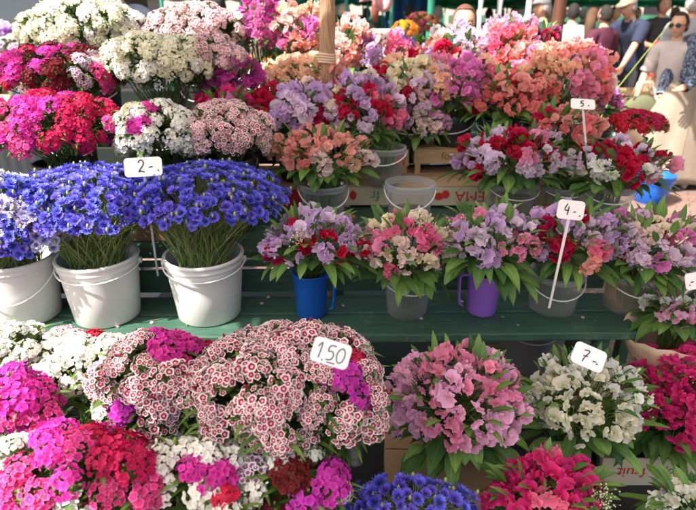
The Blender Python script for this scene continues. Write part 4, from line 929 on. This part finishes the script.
x_, y_ = put(683, 5.4); person('woman with dark sunglasses in a loose blush blouse carrying a bag', x_, y_, rad(-50), 1.55, cl['blush'], cl['blackc'], cl['hairblack'], glasses=True, heavy=1.12, lean=8, arms={-1: ((-.07, -.04, -.26), (-.06, -.16, -.48)), 1: ((.05, -.02, -.27), (.04, -.12, -.5))})
# handbag
mb = MB(); mb.sphere((0, 0, 0), (.17, .07, .13), 16, 10); bg = mb.build('handbag', cl['olive'], None, True, (x_-.28, y_-.08, .72)); tag(bg, 'dark handbag hanging from the arm of the woman in sunglasses', 'bag')
for s in (-1, 1): mb = MB(); mb.tube([(-.1, s*.03, .09), (-.06, s*.03, .24), (.04, s*.03, .25), (.09, s*.03, .09)], .008, 6); mb.build('strap', M['kraft'], bg)
x_, y_ = put(706, 5.2); pe_ = person('person at the right edge in a long flared beige skirt and navy patterned blouse', x_, y_, rad(-75), 1.62, pat, cl['beige'], cl['hairbrown'], sleeve_long=True, wide=1.7,
      arms={-1: ((-.03, -.12, -.24), (.02, -.2, -.46)), 1: ((.05, -.1, -.26), (.05, -.3, -.36))}, legs={-1: ((-.03, -.34, -.26), (-.05, -.52, -.70)), 1: ((.03, -.02, -.42), (.05, .02, -.84))}, heavy=1.1)
mb = MB(); n, k = 56, 14; hemc = V(((666-348)/F*5.35-x_, .05, 0)); vs = []   # long flared skirt swinging to the left
inv = Matrix.Rotation(rad(75), 3, 'Z')
for i in range(k+1):
    f = i/k; z = .98-.93*f; c_ = hemc*f; hw = .18+.36*f**.9; hd = .13+.14*f
    for j in range(n):
        a = 2*PI*j/n; fo = 1+.09*f*math.sin(7*a+1.3*f)+.04*f*math.sin(13*a); vs.append(inv @ V((c_.x+hw*fo*math.cos(a), c_.y+hd*fo*math.sin(a), z+.03*f*math.sin(3*a))))
mb.add(vs, [(i*n+j, (i+1)*n+j, (i+1)*n+(j+1) % n, i*n+(j+1) % n) for i in range(k) for j in range(n)])
sk_ = mb.build('skirt', cl['beige'], pe_); so = sk_.modifiers.new('s', 'SOLIDIFY'); so.thickness = .004
j = 41; mb = MB(); mb.tube([V(vs[i*n+j])*1.0 + inv @ V((0, -.004, 0)) for i in range(k+1)], .0035, 5); mb.build('seam', cl['khaki'], sk_)
x_, y_ = put(120, 4.7); person('person in a white shirt behind the highest cream sweet william', x_, y_, rad(20), 1.9, cl['white'], cl['grey'], cl['hairbrown'], sleeve_long=True, lean=12, heavy=1.1)
x_, y_ = put(220, 7.0); person('person in a dark jacket behind the magenta sweet peas', x_, y_, rad(170), 1.74, cl['suit'], cl['blackc'], cl['hairblack'], sleeve_long=True)
for u, D, lab, sh, hr, rzz in ((344, 9, 'person in a pale pink shirt left of the white paper bag', 'blush', 'hairgrey', 30), (498, 11, 'distant person with dark hair between the two white poles', 'blackc', 'hairblack', 160), (512, 12, 'distant person in khaki left of the man in the flat cap', 'khaki', 'hairbrown', 10), (409, 9.5, 'person in a white shirt in front of the blue tarpaulin', 'white', 'hairblack', 200), (626, 11, 'distant person in a white shirt between the maroon top and the navy shirt', 'white', 'hairbrown', 20), (436, 10.5, 'person in a grey jacket behind the green pole', 'grey', 'hairgrey', 120), (582, 11.5, 'distant person in an olive jacket behind the white top', 'olive', 'hairgrey', 200), (305, 10, 'distant person in red left of the wooden pole', 'red', 'hairbrown', 15),
   (548, 10.5, 'distant person in a beige jacket just behind the red brown pole', 'beige', 'hairgrey', 190), (612, 10, 'person in a khaki shirt right behind the maroon top', 'khaki', 'hairblack', 20), (560, 12.5, 'far shopper in red between the flat cap and the white shirt', 'red', 'hairbrown', 30), (634, 12.5, 'far shopper in pale pink left of the bending man', 'blush', 'hairblack', 340),
   (672, 11.5, 'far shopper in maroon behind the man in black', 'maroon', 'hairbrown', 170), (488, 12.8, 'far shopper in blue denim between the two white poles', 'jeans', 'hairbrown', 200), (420, 13, 'far shopper in navy behind the rust red bunch', 'navy', 'hairgrey', 10), (366, 12, 'far shopper in khaki behind the hanging pouch', 'khaki', 'hairblack', 150), (692, 12.5, 'far shopper in grey at the right edge', 'grey', 'hairbrown', 20)):
    x_, y_ = put(u, D); person(lab, x_, y_, rad(rzz), 1.7, cl[sh], cl['darkjeans'], cl[hr], sleeve_long=True)

# ================================================================= POLES, CANOPIES, STALLS
def pole(name, label, u0, v0, Y, r, top, m, wob=.006, knot=None, z0=0):
    p = at(u0, v0, Y=Y); mb = MB(); n = 26; pts = []; rs = []
    for i in range(n+1):
        z = (top-z0)*i/n; pts.append((wob*math.sin(z*5), wob*math.cos(z*4), z)); rs.append(r*(1+.07*math.sin(z*11)+.05*math.sin(z*29+1)))
    e = empty(name, (p.x, p.y, z0), label, 'pole'); mb.tube(pts, rs, 18); mb.build('shaft', M[m] if isinstance(m, str) else m, e)
    if knot:
        mb = MB()
        for k in range(4): mb.tube([((r*1.12)*math.cos(a*.5236), (r*1.12)*math.sin(a*.5236), knot+k*.011+.003*math.sin(a)) for a in range(13)], .006, 6)
        mb.build('rope_binding', M['kraft'], e)
    return e
pk_ = at(325, 62, Y=2.66)
pole('wooden_pole', 'peeled pale wooden pole standing in front of the salmon sweet peas', 326, 60, 2.66, .036, 2.6, 'pole', .010, pk_.z)
pole('wooden_pole', 'red brown wooden pole behind the large salmon bunch', 557, 25, 3.55, .037, 2.5, 'polered', .004)
gp = simple('green painted steel', (.02, .22, .13), .45); wp = simple('white painted steel', (.7, .72, .74), .4)
pole('steel_pole', 'slim white pole right of the coral sweet peas', 528, 14, 6., .03, 2.4, wp, 0)
pole('steel_pole', 'white pole right of the seller, nearer to her', 480, 15, 8., .03, 2.4, wp, 0)
pole('steel_pole', 'white pole between the seller and the man in the flat cap', 499, 15, 8.2, .035, 2.4, wp, 0)
pole('steel_pole', 'green steel pole left of the seller', 430, 25, 6.5, .038, 2.6, gp, 0)
pole('steel_pole', 'thin green steel pole right of the white paper bag', 391, 25, 7.5, .025, 2.6, gp, 0)
pole('steel_pole', 'white pole behind the top ringed sweet william at the left', 196, 5, 7.5, .03, 2.5, wp, 0)
pole('steel_pole', 'dark pole above the left flower buckets', 58, 5, 6., .03, 2.4, 'black', 0)
# canopy of this stall: cream cloth on a light frame
canv = simple('cream canopy cloth', (.84, .79, .72), .9, var=.04, trans=.58)
greenc = simple('green canopy cloth', (.015, .27, .14), .8, var=.12, scale=6, trans=.45); greenl = simple('pale green canopy print', (.4, .62, .52), .8)
darkg = simple('dark green canvas', (.02, .09, .05), .85, scale=3, var=.4); darkc = simple('dark canvas', (.03, .035, .04), .85, scale=3, var=.4)
tealc = simple('turquoise canopy cloth', (.03, .33, .3), .8, trans=.3)
def canopy(name, label, cx, cy, w, d, z, rise, m, val=.2, poles=True, seed=0, group=None, pr=None):
    e = empty(name, (cx, cy, 0), label, 'canopy', group); nx, ny = 16, 16; mb = MB(); vs = []
    for i in range(nx+1):
        for j in range(ny+1):
            a, b = -1+2*i/nx, -1+2*j/ny; h = z+rise*(1-max(abs(a), abs(b)))-.04*math.cos(a*6)*math.cos(b*6)*.5
            vs.append((a*w/2, b*d/2, h))
    mb.add(vs, [(i*(ny+1)+j, (i+1)*(ny+1)+j, (i+1)*(ny+1)+j+1, i*(ny+1)+j+1) for i in range(nx) for j in range(ny)])
    o = mb.build('canopy_cloth', m, e); so = o.modifiers.new('s', 'SOLIDIFY'); so.thickness = .003
    mb = MB(); n = 40; per = [(-w/2+w*i/n, -d/2) for i in range(n)]+[(w/2, -d/2+d*i/n) for i in range(n)]+[(w/2-w*i/n, d/2) for i in range(n)]+[(-w/2, d/2-d*i/n) for i in range(n)]; k = len(per); vs = []
    for i, (x, y) in enumerate(per):
        sc = abs(math.sin(i*PI/5)); o1 = 1.002+.006*math.sin(i*.9); vs += [(x*1.001, y*1.001, z-.02), (x*o1, y*o1, z-val*(.75+.25*sc))]
    mb.add(vs, [(2*i, 2*((i+1) % k), 2*((i+1) % k)+1, 2*i+1) for i in range(k)]); o = mb.build('valance', pr or m, e); so = o.modifiers.new('s', 'SOLIDIFY'); so.thickness = .003
    if poles:
        for a in (-1, 1):
            for b in (-1, 1): mb = MB(); mb.tube([(a*(w/2-.08), b*(d/2-.08), 0), (a*(w/2-.08), b*(d/2-.08), z)], .022, 8); mb.build('leg', gp if m != canv else wp, e)
    return e
canopy('stall_canopy', 'cream cloth canopy shading the flower stand', .75, 1.05, 4.7, 2.3, 2.5, .25, canv, .12, True)
GC = 'green market canopies'
canopy('market_canopy', 'large green canopy with pale printed edge at the top right', 5.6, 14., 6.2, 4., 1.98, .9, greenc, .17, group=GC, pr=greenc)
canopy('market_canopy', 'green canopy above the seller', 2.2, 13.2, 3.8, 4., 2.0, .8, greenc, .2, group=GC)
canopy('market_canopy', 'turquoise canopy at the top, left of the seller', -.2, 14., 2.4, 4., 2.05, .8, tealc, .22, group=GC)
canopy('market_canopy', 'green canopy far at the right edge of the market', 11.6, 17, 5, 4, 2.05, .9, greenc, .2, group=GC)
canopy('market_canopy', 'pale canopy behind the magenta sweet peas at the left', -4.0, 13, 4.2, 4, 2.1, .8, simple('pale canvas', (.6, .62, .6), .9, trans=.3), .2, group=GC)
canopy('market_canopy', 'green canopy deep in the market behind the flat cap', 4.5, 21, 6.4, 4, 2.1, 1., greenc, .25, group=GC)
canopy('market_canopy', 'added unseen green canopy shading the shoppers at the right', 3.6, 9.6, 7.4, 3.4, 2.75, .5, greenc, .2, group=GC)  # cloth out of view, added to keep sun off the shoppers
canopy('market_canopy', 'added unseen green canopy shading the stalls behind the wooden pole', -1.2, 9.2, 1.9, 5.2, 2.8, .5, greenc, .2, group=GC)  # also out of view, added for shade over the background
for i, (xa, xb, yy, lb) in enumerate(((-8.5, -2.6, 15.5, 'added dark canvas backdrop behind the left stalls'), (-2.4, 2.6, 16.2, 'added dark green canvas backdrop behind the seller'), (2.8, 9.2, 16.6, 'added dark green canvas backdrop behind the crowd'), (9.4, 15.5, 18, 'added dark green canvas backdrop at the far right'))):
    mb = MB(); vs = [(xa+(xb-xa)*q/40, yy+.06*math.sin(q*1.4), z) for q in range(41) for z in (0, 1.62)]; mb.add(vs, [(2*q, 2*q+2, 2*q+3, 2*q+1) for q in range(40)])
    o = mb.build('dark_backdrop', darkg if i else darkc, None); so = o.modifiers.new('s', 'SOLIDIFY'); so.thickness = .004; tag(o, lb, 'canvas wall', 'added canvas backdrops')  # backdrops added to darken the bright band behind the crowd
e = canopy('stall_canopy', 'added unseen cream canopy shading the passers-by right of the flower stand', 4.3, 4.6, 5.2, 3.4, 2.9, .3, canv, .12, False)  # unseen cloth added so the people at the right are in shade
mb = MB(); mb.tube([(1.9, 0, 0), (1.9, 0, 2.95)], .04, 10); mb.tube([(1.9, 0, 2.93), (0, 0, 3.2)], .03, 8); mb.build('mast', wp, e)
# pale band on the near green canopy
mb = MB()
for i in range(26): mb.box((2.8+i*.22, 11.99, 1.955), (.12 if i % 3 else .17, .004, .035))
o = mb.build('pale_banner', greenl, None, False); tag(o, 'pale broken print band along the front edge of the large green canopy', 'banner')
# stall tables in the background
tcl = [greenc, simple('white table cloth', (.7, .7, .7), .8), simple('blue tarpaulin', (.015, .07, .24), .7, bump=.3), gp, simple('dark table cloth', (.02, .025, .03), .9)]
def table(label, cx, cy, w, d, h, m, rz=0):
    e = empty('stall_table', (cx, cy, 0), label, 'table', 'market stall tables', rz)
    o = boxpart('tabletop', (0, 0, h-.015), (w, d, .03), M['crate'], e)
    mb = MB(); n = 40; per = [(-w/2+w*i/n, -d/2) for i in range(n)]+[(w/2, -d/2+d*i/n) for i in range(n)]+[(w/2-w*i/n, d/2) for i in range(n)]+[(-w/2, d/2-d*i/n) for i in range(n)]; k = len(per); vs = []
    for i, (x, y) in enumerate(per): f = 1.01+.02*math.sin(i*1.3); vs += [(x*1.008, y*1.008, h+.004), (x*f, y*f*1.02, h*.3)]
    mb.add(vs, [(2*i, 2*((i+1) % k), 2*((i+1) % k)+1, 2*i+1) for i in range(k)]); mb.build('cloth', m, e)
    for a in (-1, 1):
        for b in (-1, 1): boxpart('leg', (a*(w/2-.06), b*(d/2-.06), (h-.03)/2), (.04, .04, h-.032), M['crate'], e)
    return e
def produce(u, Y, z, w, d, h, col, label, n=40, r=.035):
    x, y = put(u, Y)
    e = empty('produce_crate', (x, y, z), label, 'crate', 'crates of goods on the market stalls', R.uniform(-.2, .2))
    for s in (-1, 1): boxpart('side_panel', (0, s*(d/2), h/2), (w, .01, h), M['crate'], e, .001); boxpart('end_panel', (s*(w/2-.005), 0, h/2), (.01, d-.012, h-.002), M['crate'], e, .001)
    boxpart('base', (0, 0, .008), (w-.022, d-.012, .01), M['crate'], e, .001)
    mb = MB()
    for i in range(n): mb.sphere((R.uniform(-.42, .42)*w, R.uniform(-.4, .4)*d, h*.75+R.uniform(0, .05)), r*R.uniform(.8, 1.1), 8, 6, 0, R.random())
    o = mb.build('contents', col, e); o['kind'] = 'stuff'
fr = {'orange': solidp('orange fruit', (.75, .25, .03)), 'redf': solidp('red fruit', (.6, .04, .03)), 'greenf': solidp('green fruit', (.15, .32, .05)), 'tan': solidp('tan potatoes', (.5, .36, .2)), 'yel': solidp('marigold orange', (.85, .4, .02)), 'plum': solidp('plum fruit', (.18, .03, .1))}
def stool(u, Y):
    pass
x_, y_ = put(655, 7.9); table('green covered stall table behind the bending man', x_+.1, y_+.5, 1.6, .8, .62, greenc, .1)
produce(652, 8.2, .62, .5, .35, .14, fr['redf'], 'crate of red fruit on the green stall table')
produce(672, 8.4, .62, .5, .35, .14, fr['orange'], 'crate of orange fruit on the green stall table')
x_, y_ = put(650, 7.2)
for i in range(5):
    e = empty('flat_crate', (x_-.02, y_, i*.115+.16), f'{["lowest", "second lowest", "middle", "second highest", "highest"][i]} flat crate of the stack in front of the green stall table', 'crate', 'stacked flat crates')
    w, d = .42, .34
    for s in (-1, 1): boxpart('side_panel', (0, s*d/2, .04), (w, .01, .055), M['crate'], e, .001); boxpart('end_panel', (s*(w/2-.006), 0, .04), (.01, d-.012, .05), M['crate'], e, .001)
    boxpart('base', (0, 0, .012), (w-.02, d-.012, .008), M['cardboard'], e, .001)
    for a in (-1, 1):
        for b in (-1, 1): boxpart('corner_post', (a*(w/2-.025), b*(d/2-.02), .055), (.022, .022, .1), M['crate'], e, .001)
e = empty('green_pallet_stand', (x_, y_, 0), 'low green stand under the stacked flat crates', 'stand'); boxpart('top_board', (0, 0, .145), (.9, .45, .03), gp, e)
for a in (-1, 1): boxpart('leg', (a*.38, 0, .065), (.05, .4, .128), gp, e)
for u, Y, w, lab, m in ((590, 10.5, 2.6, 'green covered table behind the maroon top', 0), (500, 10, 2.2, 'white covered table right of the seller', 1), (400, 8.6, 1.8, 'green stall table under the orange marigolds', 0), (350, 10.6, 1.8, 'green table far behind the wooden pole', 3), (250, 9, 2.4, 'white covered table behind the magenta sweet peas', 1), (120, 8.5, 2.8, 'dark covered table far behind the cream sweet william', 4), (690, 10.6, 2.2, 'green table behind the person in the white cap', 0)):
    x_, y_ = put(u, Y); table(lab, x_, y_, w, .8, .8, tcl[m]); k = 0
    for q in (-.33, 0, .33):
        kk = R.choice(['orange', 'redf', 'greenf', 'tan', 'plum']); pos = ['left', 'middle', 'right'][k]; k += 1
        e = u+q*w*F/Y*.95; produce(e, Y, .806, w*.27, .4, .14, fr[kk], f'{pos} crate of {dict(orange="orange fruit", redf="red fruit", greenf="green fruit", tan="potatoes", plum="plums")[kk]} on the {lab}', 26)
# things just above the sweet peas at the centre
bx = at(383, 27, Y=5.2); table('small table holding the marigolds and the paper bag', bx.x+.15, bx.y+.1, 1.3, .6, 1.12, greenc)
mb = MB(); mb.box((0, 0, .15), (.17, .1, .3)); o = mb.build('paper_bag', simple('white paper', (.72, .7, .64), .8, bump=.3), None, False, (at(386, 27, Y=5.2).x, 5.2, 1.126)); bevel(o, .01); tag(o, 'white paper bag among the market goods above the lilac sweet peas', 'paper bag')
def simple_bunch(name, label, loc, r, mats, n, kind='sw', pot='blackplastic', h=.2, sz=1.):
    e = empty(name, loc, label, 'flowers', 'flower bunches on other stalls'); rg = random.Random(int(loc[0]*97)); me_ = {'sw': SWH, 'sp': SPH, 'cf': CFH}[kind]
    for d in fib(n, rad(105), .4, rg):
        o = link('flower_head', rg.choice(me_), e, (d.x*r, d.y*r, h+.08+r*.6+d.z*r*.8)); o.rotation_mode = 'QUATERNION'; o.rotation_quaternion = d.to_track_quat('Z', 'Y'); o.scale = (sz,)*3
        o.material_slots[0].link = 'OBJECT'; o.material_slots[0].material = rg.choice(mats)
    lf = MB()
    for k in range(40): a = rg.random()*6.3; lf.leaf((0, 0, h), (math.cos(a), math.sin(a), rg.uniform(.2, 2)), rg.uniform(.1, .18), .03, .6, rg.random(), 4)
    lf.build('foliage', M['leaf'], e)
    mb = MB(); mb.lathe([(0, 0), (r*.5, 0), (r*.62, h), (r*.55, h), (r*.48, .01), (0, .01)], 24); mb.build('pot', M[pot], e)
    return e
m_ = at(405, 30, Y=5.1); simple_bunch('marigold_pot', 'orange marigolds in a dark pot above the lilac sweet peas', (m_.x, m_.y, 1.126), .1, [solidp('marigold', (.85, .38, .02)), solidp('deep marigold', (.8, .25, .02))], 26, sz=.8, h=.14)
m_ = at(421, 24, Y=6.2); table('table behind the marigolds with the rust red bunch', m_.x, m_.y, .7, .6, 1.05, tcl[1]); simple_bunch('flower_pot', 'rust red bunch behind the orange marigolds', (m_.x, m_.y, 1.056), .16, [solidp('rust', (.25, .06, .03)), SW['maroon']], 30, h=.2)
m_ = at(375, 24, Y=7.); mb = MB(); mb.tube([(0, 0, .18), (0, 0, .3), (0, 0, .42), (0, 0, .5)], [.03, .05, .035, .01], 14); o = mb.build('hanging_pouch', simple('rust leather', (.2, .05, .03), .6), None, True, (m_.x, m_.y, 1.3)); tag(o, 'small rust and black pouch hanging beyond the sweet peas', 'pouch')
b_ = MB(); b_.tube([(0, 0, .5), (0, 0, .86)], .006, 5); b_.build('strap', M['black'], o)
# blue tarpaulin side wall
m_ = at(410, 22, Y=9.5+1.2); mb = MB(); vs = [(-.45+.9*i/20, .05*math.sin(i*1.3), z) for i in range(21) for z in (0, 2.0)]; mb.add(vs, [(2*i, 2*i+2, 2*i+3, 2*i+1) for i in range(20)]); o = mb.build('blue_tarpaulin', tcl[2], None, True, (m_.x, m_.y, 0)); so = o.modifiers.new('s', 'SOLIDIFY'); so.thickness = .004; tag(o, 'blue tarpaulin hung as a stall wall left of the seller', 'tarpaulin')
# pink bag with red top, top centre
m_ = at(379, 0, Y=4.2); mb = MB(); vs = []
for i in range(9):
    for j in range(7): vs.append((-.1+.2*i/8, .03*math.sin(i*1.2+j), -.07+.2*j/6-.02*math.cos(i)))
mb.add(vs, [(i*7+j, (i+1)*7+j, (i+1)*7+j+1, i*7+j+1) for i in range(8) for j in range(6)]); o = mb.build('hanging_bag', cl['pinkc'], None, True, (m_.x, m_.y, m_.z+.03)); so = o.modifiers.new('s', 'SOLIDIFY'); so.thickness = .03; o.rotation_euler = (0, rad(25), 0); tag(o, 'pink plastic bag hanging at the top edge left of the seller', 'bag')
q = MB(); q.tube([(-.08, 0, .1), (-.02, 0, .55), (.06, 0, .1)], .005, 5); q.build('handle', M['inkred'], o)
# left background flower stall
x_, y_ = put(22, 5.); table('dark table far left carrying vases of lilac flowers', x_-.1, y_, 1.2, .7, .85, tcl[4]); 
for u, lab, mm, r_ in ((6, 'lilac and violet bunch in a dark pot at the top left corner', [SP['lilac'], SP['violet'], SP['palelilac']], .16), (38, 'dusty pink bunch in a dark pot left of the cream sweet william', [SP['pink'], SP['palelilac'], SP['blush']], .15)):
    x_, y_ = put(u, 4.8); simple_bunch('flower_pot', lab, (x_, y_, .856), r_, mm, 26, 'sp', 'greyplastic', .3)
x_, y_ = put(16, 4.0); e = simple_bunch('cornflower_bunch_pot', 'white sprigs wrapped in grey foil above a blue rim at the far left', (x_, y_, .82), .14, [SW['white'], SW['violetpic']], 20, 'sw', 'blueplastic', .3)
x_, y_ = put(16, 4.0); table('short stand beneath the blue rimmed pot at the far left', x_, y_, .6, .5, .814, tcl[4])
m_ = at(571, 60, Y=5.0); simple_bunch('flower_pot', 'violet blue cornflower pot beyond the salmon bunch', (m_.x, m_.y, .8), .12, [CF['blue']], 60, 'cf', h=.25); table('small table under the violet blue pot', m_.x, m_.y, .6, .5, .795, tcl[0])
# yellow green cane leaning across the background
a, b = at(612, 95, Y=3.4), at(671, 22, Y=4.2); mb = MB(); d_ = (b-a); mb.tube([a-d_*.9*0, a.lerp(b, .33), a.lerp(b, .66), b], .0036, 8); mb.tube([V((a.x-.45, a.y-.2, 0)), a], .006, 8); o = mb.build('green_cane', simple('yellow green cane', (.2, .26, .06), .5)); tag(o, 'yellow green cane slanting up in front of the bending man', 'cane')
m_ = at(628, 92, Y=6.4); mb = MB(); mb.tube([(-.12, 0, 0), (.0, 0, .5)], .012, 6); mb.tube([(.02, 0, 0), (.14, 0, .52)], .012, 6); mb.tube([(-.06, 0, .25), (.08, 0, .25)], .01, 6); mb.tube([(-.1, -.3, 0), (.0, 0, .5)], .012, 6); mb.tube([(.16, -.3, 0), (.14, 0, .52)], .012, 6); o = mb.build('folding_stand', wp, None, True, (m_.x, 6.4, 0)); tag(o, 'small white folding metal stand beside the bending man', 'stand')
# kiosk and trees behind
kw = wood('dark kiosk boards', (.05, .03, .02), (.1, .06, .04))
e = empty('market_kiosk', (-7., 11, 0), 'dark wooden market kiosk far behind at the left', 'kiosk'); boxpart('wall', (0, 0, 1.3), (6, 2, 2.6), kw, e); boxpart('roof', (0, 0, 2.72), (6.6, 2.8, .12), gp, e); boxpart('counter', (0, -1.2, 1.0), (5, .38, .05), M['crate'], e)
for a in (-1.6, 1.6): boxpart('window', (a, -1.012, 1.65), (1.6, .02, .9), simple('kiosk glass', (.08, .1, .12), .1), e)
def tree(label, x, y, h, r, seed):
    rg = random.Random(seed); e = empty('tree', (x, y, 0), label, 'tree', 'trees behind the market'); mb = MB(); mb.tube([(0, 0, 0), (.1, 0, h*.3), (0, .1, h*.6), (.1, 0, h*.85)], [.22, .17, .12, .04], 10)
    for k in range(9): a = rg.random()*6.3; z = h*rg.uniform(.3, .7); mb.tube([(0, 0, z), (math.cos(a)*r*.4, math.sin(a)*r*.4, z+h*.12), (math.cos(a)*r*.8, math.sin(a)*r*.8, z+h*.2)], [.08, .05, .02], 6)
    mb.build('trunk', M['cratedark'], e); lf = MB()
    cl_ = [V((rg.gauss(0, r*.42), rg.gauss(0, r*.42), h*.68+rg.gauss(0, h*.14))) for _ in range(34)]
    for c in cl_:
        for k in range(150): lf.leaf(c+V((rg.gauss(0, r*.15), rg.gauss(0, r*.15), rg.gauss(0, r*.13))), (rg.gauss(0, 1), rg.gauss(0, 1), rg.gauss(0, .6)), .22, .1, .4, rg.random(), 2)
    lf.build('crown', M['leaf'], e)
for i, (x, y) in enumerate(((-12, 27), (-4, 30), (3.5, 28), (10, 30), (17, 27))): tree(f'{["leftmost", "second", "middle", "fourth", "rightmost"][i]} leafy tree behind the market canopies', x, y, 8.5, 4., i)
fa = simple('pale facade', (.5, .46, .4), .9); 
e = empty('building', (2, 44, 0), 'long pale building far behind the trees', 'building'); boxpart('wall', (0, 0, 6), (70, 8, 12), fa, e); boxpart('roof', (0, 0, 12.3), (71, 9, .6), simple('roof tile', (.25, .09, .05), .8), e)
for i in range(16):
    for k in range(3): boxpart('window', (-32+i*4.2, -4.02, 2.2+k*3.6), (1.3, .06, 1.9), M['black'], e)

# ================================================================= GROUND, LIGHT, CAMERA
m, N, L = new_mat('brick paving'); o = N.new('ShaderNodeOutputMaterial'); p = N.new('ShaderNodeBsdfPrincipled'); p.inputs['Roughness'].default_value = .8
tc = N.new('ShaderNodeTexCoord'); mp = N.new('ShaderNodeMapping'); mp.inputs['Rotation'].default_value = (0, 0, rad(28)); L.new(tc.outputs['Object'], mp.inputs[0])
nzw = N.new('ShaderNodeTexNoise'); nzw.inputs['Scale'].default_value = 3; L.new(mp.outputs[0], nzw.inputs[0])
br = N.new('ShaderNodeTexBrick'); br.inputs['Scale'].default_value = 1; br.inputs['Brick Width'].default_value = .2; br.inputs['Row Height'].default_value = .1; br.inputs['Mortar Size'].default_value = .006; br.inputs['Mortar Smooth'].default_value = .3
br.inputs['Color1'].default_value = (.26, .15, .115, 1); br.inputs['Color2'].default_value = (.2, .14, .12, 1); br.inputs['Mortar'].default_value = (.1, .085, .075, 1); L.new(mp.outputs[0], br.inputs[0])
nz = N.new('ShaderNodeTexNoise'); nz.inputs['Scale'].default_value = 1.7; nz.inputs['Detail'].default_value = 8; L.new(tc.outputs['Object'], nz.inputs[0])
cr = N.new('ShaderNodeValToRGB'); cr.color_ramp.elements[0].position = .3; cr.color_ramp.elements[0].color = (.6, .6, .62, 1); cr.color_ramp.elements[1].position = .7; cr.color_ramp.elements[1].color = (1.25, 1.2, 1.15, 1); L.new(nz.outputs['Fac'], cr.inputs[0])
mu = N.new('ShaderNodeMix'); mu.data_type = 'RGBA'; mu.blend_type = 'MULTIPLY'; mu.inputs[0].default_value = 1; L.new(br.outputs['Color'], mu.inputs[6]); L.new(cr.outputs[0], mu.inputs[7]); L.new(mu.outputs[2], p.inputs['Base Color'])
bp = N.new('ShaderNodeBump'); bp.inputs['Strength'].default_value = .5; bp.inputs['Distance'].default_value = .004; bp.invert = True; L.new(br.outputs['Fac'], bp.inputs['Height']); L.new(bp.outputs[0], p.inputs['Normal']); L.new(p.outputs[0], o.inputs[0])
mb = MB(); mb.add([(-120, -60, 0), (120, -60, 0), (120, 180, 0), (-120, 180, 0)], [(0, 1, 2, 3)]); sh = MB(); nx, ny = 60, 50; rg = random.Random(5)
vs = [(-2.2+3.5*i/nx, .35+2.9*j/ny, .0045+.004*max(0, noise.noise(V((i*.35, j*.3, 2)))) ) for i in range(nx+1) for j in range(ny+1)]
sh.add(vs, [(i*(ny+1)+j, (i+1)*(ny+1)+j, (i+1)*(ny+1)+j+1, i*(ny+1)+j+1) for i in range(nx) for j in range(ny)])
tag(sh.build('ground_shade_sheet', simple('sheet in shade colour', (.018, .018, .022), .45, var=.4, scale=6, bump=.3)), 'added dark sheet standing in for shade on the paving under the green benches', 'sheet')  # added sheet; its dark colour stands in for shade under the stand
g = mb.build('ground', m, None, False); g['kind'] = 'structure'; g['label'] = 'reddish brick paving of the market place'

SUN = V((-.62, -.42, .95)).normalized()
ld = bpy.data.lights.new('sun', 'SUN'); ld.energy = 4.7; ld.angle = rad(.6); ld.color = (1, .95, .87); lo = bpy.data.objects.new('sun', ld); C.objects.link(lo); lo.rotation_mode = 'QUATERNION'; lo.rotation_quaternion = SUN.to_track_quat('Z', 'Y'); lo.location = SUN*20
w = bpy.data.worlds.new('World'); SC.world = w; w.use_nodes = True; N = w.node_tree.nodes; L = w.node_tree.links; N.clear()
wo = N.new('ShaderNodeOutputWorld'); bgn = N.new('ShaderNodeBackground'); sk = N.new('ShaderNodeTexSky'); sk.sky_type = 'NISHITA'; sk.sun_disc = False
sk.sun_elevation = math.asin(SUN.z); sk.sun_rotation = math.atan2(SUN.x, SUN.y); sk.air_density = 1.2; sk.dust_density = 4.5; sk.ozone_density = .6
bgn.inputs[1].default_value = .1; L.new(sk.outputs[0], bgn.inputs[0]); L.new(bgn.outputs[0], wo.inputs[0])
cd = bpy.data.cameras.new('camera'); co = bpy.data.objects.new('camera', cd); C.objects.link(co); co.location = (0, 0, CAMH); co.rotation_euler = (PI/2-PITCH, 0, 0)
cd.sensor_width = 36; cd.lens = 36*F/696; cd.clip_end = 400; cd.clip_start = .05; cd.dof.use_dof = True; cd.dof.focus_distance = 1.55; cd.dof.aperture_fstop = 3.4
SC.camera = co
SC.view_settings.view_transform = 'Standard'; SC.view_settings.look = 'None'; SC.view_settings.gamma = 1; SC.view_settings.exposure = 1.45; SC.view_settings.use_curve_mapping = False
SC.render.engine = 'CYCLES'; SC.cycles.transparent_max_bounces = 16; SC.cycles.max_bounces = 8
